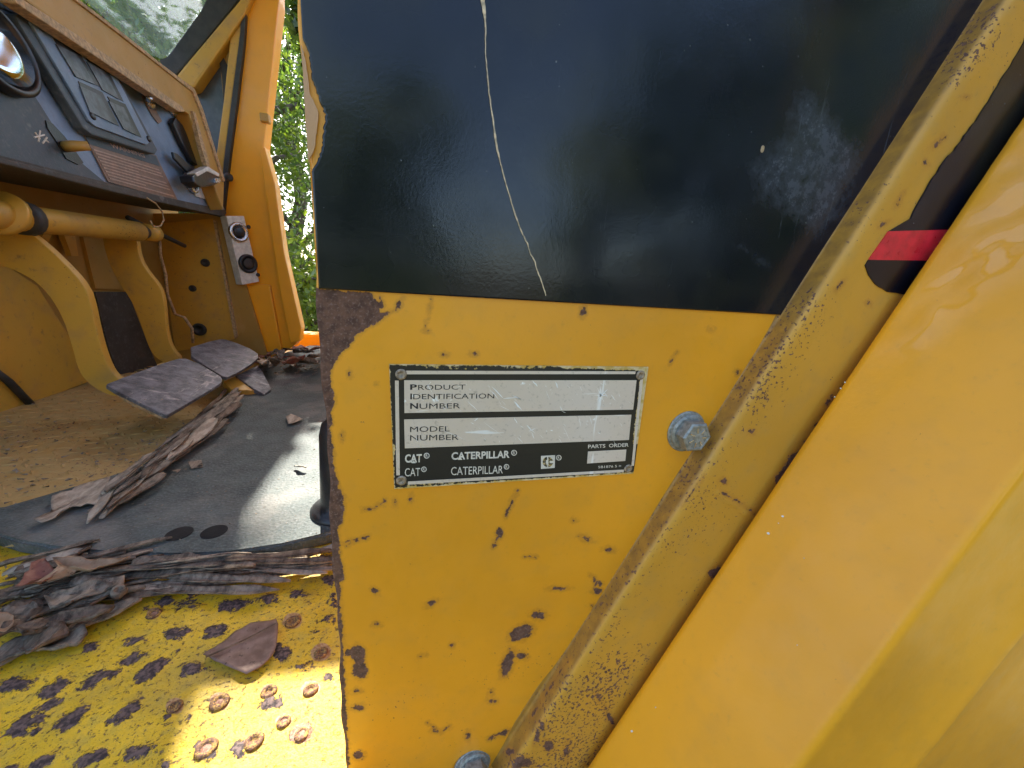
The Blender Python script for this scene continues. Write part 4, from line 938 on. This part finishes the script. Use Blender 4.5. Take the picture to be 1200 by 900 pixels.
# ================================================================== LEAVES AND BARK
def leaf(name, pos, length, width, rot, tilt, curl, mat, label, group=None, wob=.15, point=(.9, 1.3), seed=0, cat='leaf'):
    r = random.Random(seed); nu, nv = 22, 10
    u_ = np.linspace(0, 1, nu)[:, None]; v_ = np.linspace(-1, 1, nv)[None, :]
    prof = (np.sin(np.pi * u_ ** point[0])) ** .8 * (1 - .25 * u_ ** point[1] + .0) + .015
    ph = r.uniform(0, 6)
    x = (u_ - .5) * length + 0 * v_; y = v_ * prof * width / 2 * (1 + wob * np.sin(u_ * 9 + ph) * np.sign(v_))
    z = curl * width * (v_ ** 2) * prof + .10 * curl * length * np.cos(u_ * 5 + ph) + .03 * width * np.sin(v_ * 7 + u_ * 13 + ph) + abs(v_) * 0
    z = z - np.abs(v_) ** .5 * .0 + .02 * width * np.cos(v_ * 3.14)
    P = np.stack([x + 0 * z, y + 0 * x, z + 0 * x], -1)
    o = grid_mesh(name, P, {}, mat, None, .0005, (0, 0, -1))
    o.location = pos; o.rotation_euler = (tilt[0], tilt[1], rot)
    return tag(o, label, cat, group)
DKZ = PZ(DZ + .003)
# big brown leaf on the deck, made from its outline
def outline_leaf(name, pts, zp, mat, label, cat, lift=.004, seed=0, wob=.0015, thick=.0006, group=None, amp=1.0):
    r = random.Random(seed); P2 = np.array([PZ(zp).at(*q)[:2] for q in jitter_poly(pts, amp, 6, seed)])
    c = P2.mean(0); bm = bmesh.new(); K = 7; rings = []
    for k in range(K + 1):
        f = k / K
        if k == 0: rings.append([bm.verts.new((c[0], c[1], zp + lift * .3))]); continue
        ring_ = []
        for q in P2:
            w = c + (q - c) * f
            zz = zp + lift * f ** 2 * (.5 + .5 * mnoise.noise(Vector((q[0] * 30, q[1] * 30, seed)))) + wob * mnoise.noise(Vector((w[0] * 110, w[1] * 110, seed + 3)))
            ring_.append(bm.verts.new((w[0], w[1], zz)))
        rings.append(ring_)
    n_ = len(P2)
    for k in range(n_): bm.faces.new((rings[0][0], rings[1][k], rings[1][(k + 1) % n_]))
    for a, b in zip(rings[1:-1], rings[2:]):
        for k in range(n_): bm.faces.new((a[k], b[k], b[(k + 1) % n_], a[(k + 1) % n_]))
    ex = bmesh.ops.extrude_face_region(bm, geom=list(bm.faces)); 
    for v_ in [g_ for g_ in ex['geom'] if isinstance(g_, bmesh.types.BMVert)]: v_.co.z -= thick
    o = from_bm(name, bm, mat, None, True)
    return tag(o, label, cat, group)
bl = outline_leaf('fallen_leaf', [crop('e', *q) for q in ((680, 480), (700, 465), (750, 435), (790, 400), (860, 370), (925, 360), (932, 380), (928, 430), (915, 480), (870, 525), (825, 545), (780, 525), (735, 508))], DZ + .004, M['dry_brown'],
             'broad dry purplish-brown leaf lying on the yellow deck', 'leaf', .0022, 2)
for o_, a_, b_ in ((.0, (690, 485), (925, 372)),):
    p0, p1_ = PZ(DZ + .007).at(*crop('e', *a_)), PZ(DZ + .008).at(*crop('e', *b_)); bm = tube(bmesh.new(), [p0, (np.array(p0) + p1_) / 2 + np.array([0, 0, -.0012]), p1_], [.0007, .0006, .0003], 6); from_bm('midrib', bm, M['bark2'], bl)
outline_leaf('curled_leaf', [crop('e', *q) for q in ((55, 265), (110, 190), (155, 175), (200, 215), (175, 245), (130, 262), (150, 240), (90, 268))], DZ + .020, M['dry_red'], 'curled reddish dry leaf at the left against the floor mat edge', 'leaf', .012, 5, .003)
outline_leaf('curled_leaf', [crop('e', *q) for q in ((115, 262), (170, 235), (230, 205), (300, 205), (380, 192), (443, 176), (400, 172), (310, 170), (240, 168), (180, 172), (200, 200), (165, 225))], DZ + .022, M['dry_tan'], 'long tan curled leaf arching over the bark beside the mat edge', 'leaf', .012, 8, .003)
outline_leaf('bark_slab', [crop('e', *q) for q in ((-60, 520), (0, 470), (70, 425), (130, 405), (200, 385), (280, 375), (295, 410), (270, 440), (200, 462), (110, 475), (30, 495), (-60, 540))], DZ + .006, M['bark1'], 'broad flat grey bark slab lying lowest on the deck at left', 'bark', .006, 11, .0025, .003)
outline_leaf('bark_slab', [crop('e', *q) for q in ((60, 400), (150, 360), (230, 345), (330, 325), (385, 318), (370, 345), (330, 360), (230, 375), (150, 395), (80, 425))], DZ + .014, M['bark2'], 'brown curved bark slab resting on top of the grey slab', 'bark', .008, 13, .003, .003)
outline_leaf('bark_slab', [crop('e', *q) for q in ((150, 290), (250, 265), (330, 240), (420, 225), (415, 245), (330, 275), (250, 305), (170, 330))], DZ + .016, M['bark1'], 'ridged grey bark slab just under the tan curled leaf', 'bark', .008, 14, .003, .003)
outline_leaf('fallen_leaf', [crop('e', *q) for q in ((-20, 350), (30, 345), (50, 360), (45, 395), (20, 415), (-30, 410))], DZ + .014, M['dry_tan'], 'small pale dry leaf at the left picture edge on the bark', 'leaf', .006, 15, .002)
# gum nut
bm = lathe(bmesh.new(), PZ(DZ + .016).at(*crop('e', 398, 268)), (.3, -.4, 1), [(0, -.005), (.004, -.004), (.0058, 0), (.005, .004), (.003, .0055), (.0022, .003), (0, .003)], 18)
tag(from_bm('seed_pod', bm, M['bark1'], None, True), 'small round grey seed pod on the bark heap', 'seed pod')
# pale peeling sheet at the corner of the toe board
outline_leaf('bark_slab', [(40, 612), (60, 603), (62, 585), (95, 570), (130, 560), (122, 575), (118, 592), (82, 597), (60, 612), (50, 616)], -.284, M['bark3'], 'pale thin bark sheet on the corner of the checkered toe board', 'bark', .006, 21, .002)
def strip(a, b, w, th, mat, seed, bend=.1, curl=.35):
    r = random.Random(seed); a = Vector(a); b = Vector(b); d_ = b - a; Ln = d_.length; t = d_.normalized(); s_ = t.cross(Vector((0, 0, 1))).normalized(); up = s_.cross(t)
    nu, nv = 16, 5; P = np.zeros((nu, nv, 3)); ph = r.uniform(0, 6); roll = r.uniform(-.4, .4); e0, e1 = r.uniform(.15, .6), r.uniform(.05, .5)
    for i in range(nu):
        f = i / (nu - 1); wid = w * min(1, e0 + f * 5, e1 + (1 - f) * 5) * (1 + .18 * math.sin(f * 9 + ph) + r.uniform(-.07, .07))
        c = a + d_ * f + s_ * (bend * Ln * math.sin(f * math.pi) * .3 + .12 * w * math.sin(f * 8 + ph)) + up * (.12 * w * math.sin(f * 6 + ph))
        for j in range(nv):
            g_ = (j / (nv - 1) - .5) * 2; q = c + s_ * (g_ * wid / 2 * math.cos(roll)) + up * (g_ * wid / 2 * math.sin(roll) + curl * wid * g_ * g_) + up * r.uniform(-.02, .02) * w
            P[i, j] = q
    return P, th, mat
def describe(a, b, w, mat, label):
    colr = {'bark_grey': 'grey', 'bark_brown': 'dark brown', 'bark_pale': 'pale tan', 'dry_leaf_red': 'reddish'}[mat.name]
    Ln = (Vector(a) - Vector(b)).length; lo, hi, wl_, wh_ = (.07, .13, .006, .008) if '@1' in label else (.15, .3, .010, .014) if '@2' in label else (.08, .14, .02, .028)
    sz = 'short' if Ln < lo else 'long' if Ln > hi else 'mid-length'; wd = 'thin' if w < wl_ else 'broad' if w > wh_ else 'narrow'
    c = (np.array(a) + np.array(b)) / 2; x, y = project(c[None, :]); x = float(x[0]); y = float(y[0])
    if '@1' in label: where = ('at the picture edge' if x < 60 else 'left of the seed pod' if x < 130 else 'right of the seed pod' if x < 210 else 'midway to the panel' if x < 290 else 'close to the panel') + (', at the mat' if y < 668 else ', lowest' if y > 705 else ', in mid heap')
    elif '@2' in label: where = ('by the mat corner' if x < 150 else 'in mid pile' if x < 210 else 'under the near pedal pad' if x < 250 else 'under the far pedal pad') + (', on the mat side' if (y - 590) + (x - 118) * .78 > 0 else ', on the toe board side')
    else: where = ('against the pillar' if x < 325 else 'under the pillar flange' if x < 345 else 'beside the side panel') + (', rearmost' if y < 412 else ', front of pile' if y > 422 else ', middle of pile')
    return f'{sz} {wd} {colr} bark ' + label.split('@')[0] + ' ' + where
def place_strip(a, b, w, mat, seed, label, group, th=.0014, bend=.1, name='bark_strip'):
    P, th, mat = strip(a, b, w, th, mat, seed, bend)
    if '@' in label: label = describe(a, b, w, mat, label)
    o = grid_mesh(name, P, {}, mat, None, th, (0, 0, -1)); return tag(o, label, 'bark', group)
B3 = [M['bark1'], M['bark2'], M['bark3'], M['bark1']]
# heap between mat edge and deck
G1 = 'bark strips heaped along the near edge of the floor mat'
r3 = random.Random(21)
for k in range(64):
    x0 = r3.uniform(-10, 300); base_y = 668 - (x0 / 400) * 8
    spread = max(6, 60 - x0 * .20)
    y0 = base_y + r3.uniform(-6, spread); ln = r3.uniform(60, 170); sl = -.28 + .25 * min(1, max(0, x0) / 220) + r3.uniform(-.09, .09)
    z = DZ + .004 + (1 - min(1, (y0 - base_y + 6) / (spread + 8))) * .012 + r3.uniform(0, .003)
    a = PZ(z).at(x0, y0); b = PZ(z + r3.uniform(-.002, .003)).at(min(x0 + ln, 402), y0 + sl * min(ln, 402 - x0))
    place_strip(a, b, r3.uniform(.003, .010), r3.choice(B3), 100 + k, 'strip@1', G1, th=.0012)
for k, (q0, q1, w_, m_) in enumerate([((262, 668), (372, 655), .007, M['bark3']), ((300, 672), (395, 660), .006, M['bark3']), ((180, 676), (330, 668), .008, M['bark1']), ((230, 655), (395, 645), .010, M['bark1']), ((360, 652), (398, 640), .010, M['bark3']), ((195, 668), (255, 662), .006, M['bark2']), ((300, 660), (400, 668), .007, M['bark3'])]):
    place_strip(PZ(DZ + .008).at(*q0), PZ(DZ + .009).at(*q1), w_, m_, 300 + k, 'strip@1', G1, th=.0014)
# heap along the toe board
G2 = 'bark strips lying along the toe board beside the mat'
for k in range(34):
    f = r3.random(); f2 = min(1, f + r3.uniform(.18, .5)); off = r3.uniform(-9, 12)
    q0 = (118 + 160 * f + off * .5, 590 - 125 * f + off); q1 = (118 + 160 * f2 + off * .5 + r3.uniform(-8, 8), 590 - 125 * f2 + off + r3.uniform(-6, 6))
    z = -.282 + r3.uniform(0, .010)
    place_strip(PZ(z).at(*q0), PZ(z + .003).at(*q1), r3.uniform(.006, .017), r3.choice(B3[:2] + [M['bark1'], M['bark3']]), 400 + k, 'strip@2', G2, th=.0018)
place_strip(PZ(-.283).at(103, 612), PZ(-.278).at(140, 560), .012, M['bark3'], 471, 'pale splinter of bark pointing to the mat corner', None)
place_strip(PZ(-.283).at(122, 605), PZ(-.278).at(192, 532), .014, M['bark3'], 472, 'longest pale bark strip at the mat side of the toe board pile', None)
# pile at the foot of the pillar
G3 = 'bark chips at the foot of the far pillar'
for k in range(26):
    q0 = (r3.uniform(308, 362), r3.uniform(408, 428)); q1 = (q0[0] + r3.uniform(-24, 26), q0[1] + r3.uniform(-9, 7)); z = -.282 + r3.uniform(0, .035)
    place_strip(PZ(z).at(*q0), PZ(z + .01).at(*q1), r3.uniform(.012, .035), r3.choice([M['bark1'], M['bark2'], M['bark3'], M['dry_red']]), 500 + k, 'chip@3', G3, th=.003)
for k in range(20):
    x0 = r3.uniform(-25, 95); y0 = r3.uniform(672, 762) - max(0, x0 - 40) * .25; ln = r3.uniform(35, 95); z = DZ + .004 + r3.uniform(0, .008)
    place_strip(PZ(z).at(x0, y0), PZ(z + .002).at(x0 + ln, y0 - ln * r3.uniform(.15, .5)), r3.uniform(.010, .022), r3.choice(B3[:2] + [M['bark1'], M['bark2']]), 700 + k, 'flake@1', G1, th=.0018)
# fine crumbs nobody could count
bm = bmesh.new()
def crumb(c, s_):
    v_ = [bm.verts.new(Vector(c) + Vector((r3.uniform(-1, 1), r3.uniform(-1, 1), r3.uniform(0, .8))) * s_) for _ in range(4)]
    for f in ((0, 1, 2), (0, 1, 3), (0, 2, 3), (1, 2, 3)): bm.faces.new([v_[i] for i in f])
for k in range(2600):
    t_ = r3.random()
    if t_ < .40: x0 = r3.uniform(-30, 400); q = (x0, 662 + r3.uniform(-6, max(5, 80 - x0 * .22)) - x0 * .02); c = PZ(DZ + .003).at(*q); s_ = r3.uniform(.001, .0035)
    elif t_ < .66: f = r3.random(); q = (110 + 175 * f + r3.gauss(0, 9), 597 - 132 * f + r3.gauss(0, 9)); c = PZ(-.287).at(*q); s_ = r3.uniform(.001, .005)
    elif t_ < .86: c = TOE.at(r3.uniform(-10, 270), r3.uniform(462, 612), .001); s_ = r3.uniform(.0012, .005)
    elif t_ < .92: q = (r3.uniform(300, 375), r3.uniform(408, 440)); c = PZ(-.287).at(*q); s_ = r3.uniform(.003, .009)
    else: c = PZ(-.288).at(r3.uniform(130, 385), r3.uniform(450, 635)); s_ = r3.uniform(.0008, .0022)
    crumb(c, s_)
tag(from_bm('bark_crumbs', bm, M['bark1']), 'fine crumbs of bark and dirt scattered on mat and deck', 'debris', kind='stuff')
# small things on the mat
outline_leaf('fallen_leaf', [(335, 489), (341, 486), (355, 492), (344, 497), (338, 498)], -.284, M['bark3'], 'small pale leaf scrap on the mat beside the panel edge', 'leaf', .004, 31, .001)
outline_leaf('fallen_leaf', [(220, 541), (236, 539), (238, 547), (224, 550)], -.2865, M['bark1'], 'grey leaf scrap flat on the middle of the mat', 'leaf', .001, 32, .0005)
place_strip(PZ(-.283).at(345, 546), PZ(-.281).at(358, 548), .006, M['bark3'], 611, 'tiny pale chip on the sunlit part of the mat', None)

# ================================================================== TREES
def tree(pos, h, rad, mat, label, nleaf, seed, leaf_s=.09, group='trees behind the cab', crown_lo=.3, name='tree', cat='tree', extra=None, exf=.35, exs=.16):
    r = random.Random(seed); nr = np.random.default_rng(seed)
    root = empty(name, pos, label, cat, group)
    bm = bmesh.new(); base = Vector(pos); tips = []
    tr_ = h * .028 + .03
    spine = [base + Vector((r.uniform(-.05, .05) * i * h * .15, r.uniform(-.05, .05) * i * h * .15, h * .9 * i / 6)) for i in range(7)]
    tube(bm, spine, [tr_ * (1 - .14 * i) for i in range(7)], 9)
    for k in range(13):
        f = r.uniform(crown_lo, .95); i = int(f * 6); p = spine[i].lerp(spine[min(6, i + 1)], f * 6 - i); a = r.uniform(0, 6.28)
        q = p + Vector((math.cos(a), math.sin(a), r.uniform(.1, .7))) * rad * r.uniform(.55, 1.0) * (1.15 - f * .5)
        m_ = p.lerp(q, .5) + Vector((0, 0, .1 * rad)); tube(bm, [p, m_, q], [tr_ * .35, tr_ * .22, tr_ * .06], 6); tips += [q, m_, p.lerp(q, .75)]
    tips.append(spine[-1])
    from_bm('trunk', bm, M['trunk'], root, True)
    T = np.array([t_[:] for t_ in tips]); pick = nr.integers(0, len(T), nleaf)
    sub = T[pick] + nr.normal(0, 1, (nleaf, 3)) * rad * .17 * (1 + .9 * nr.random((nleaf, 1)))
    # twig-sized clusters
    cl_ = nr.integers(0, nleaf, nleaf); mixm = nr.random(nleaf) < .6; sub[mixm] = sub[cl_[mixm] % max(1, nleaf // 14)] + nr.normal(0, 1, (mixm.sum(), 3)) * leaf_s * 1.6
    if extra is not None:
        k_ = int(nleaf * exf); E2 = np.array(extra); sub[:k_] = E2[nr.integers(0, len(E2), k_)] + nr.normal(0, 1, (k_, 3)) * exs
    n_ = nleaf; u_ = nr.normal(0, 1, (n_, 3)); u_[:, 2] -= .5; u_ /= np.linalg.norm(u_, axis=1)[:, None]
    w_ = np.cross(u_, nr.normal(0, 1, (n_, 3))); w_ /= np.linalg.norm(w_, axis=1)[:, None]
    s_ = leaf_s * nr.uniform(.6, 1.3, (n_, 1)); nn = np.cross(u_, w_)
    V = np.stack([sub - u_ * s_ * .5, sub + w_ * s_ * .22 + nn * s_ * .04, sub + u_ * s_ * .5, sub - w_ * s_ * .22 + nn * s_ * .04], 1).reshape(-1, 3)
    me = bpy.data.meshes.new('crown'); me.vertices.add(len(V)); me.vertices.foreach_set('co', V.astype(np.float32).ravel())
    me.loops.add(n_ * 4); me.loops.foreach_set('vertex_index', np.arange(n_ * 4, dtype=np.int32)); me.polygons.add(n_); me.polygons.foreach_set('loop_start', (np.arange(n_) * 4).astype(np.int32)); me.update(calc_edges=True)
    o = link('crown', me, mat, root)
    return root
tree((-1.9, 6.0, GZ), 4.6, 1.5, M['fol1'], 'leafy green tree seen in the gap between pillar and black panel', 10000, 1, .10, None, .12)
tree((-3.3, 6.6, GZ), 8.2, 1.7, M['fol3'], 'yellow-green tree seen through the windscreen', 34000, 2, .10, None, .2, extra=[(x, 6.6, z) for x in np.linspace(-2.1, -1.5, 5) for z in np.linspace(4.7, 6.0, 8)], exf=.3, exs=.13)  # extra leaf block added out of view to stop sun through the windscreen
tree((-5.6, 8.0, GZ), 6.5, 2.2, M['fol2'], 'dark green tree behind the left part of the windscreen', 22000, 3, .11, None, .15)
tree((-2.6, 10.5, GZ), 7.5, 2.4, M['fol2'], 'tall darker tree standing farthest behind the gap', 9000, 4, .13, None, .15)
tree((-1.15, 4.4, GZ), 1.9, .75, M['fol3'], 'low bright green shrub beyond the far door sill', 9000, 5, .07, None, .05, 'shrub', 'shrub')
tree((1.5, 7.5, GZ), 5.5, 2.0, M['fol1'], 'green tree hidden behind the side panel', 9000, 6, .12, None, .15)
# trees on the camera's own side, mirrored in the glossy decal
tree((-.4, -7.5, GZ), 4.6, 1.9, M['fol1'], 'broad green tree on the near side, mirrored in the black decal', 12000, 7, .14, None, .12)
tree((5.0, -4.6, GZ), 9.0, 2.3, M['fol2'], 'tall dark tree on the near side to the right', 22000, 8, .17, None, .1)
tree((8.0, -5.5, GZ), 9.0, 2.8, M['fol2'], 'tall dark tree on the near side farthest right', 14000, 9, .16, None, .1)
tree((-4.6, -9.5, GZ), 4.2, 2.0, M['fol3'], 'yellow-green tree on the near side to the left', 10000, 10, .14, None, .12)
tree((4.4, -8.8, GZ), 6.6, 1.3, M['fol3'], 'slim yellow-green tree on the near side between darker ones', 9000, 12, .13, None, .12)
tree((.75, 3.7, GZ), 4.2, 1.0, M['fol1'], 'leafy tree added behind the side panel, its bough shading the mat', 9000, 13, .08, None, .5, extra=[(-.29 - .165 * (3.2 - y), 3.2, -.3 + .944 * (3.2 - y)) for y in np.linspace(.85, 1.7, 12)], exf=.3, exs=.055)  # added tree, bough leaves set along the sun rays to shade the mat
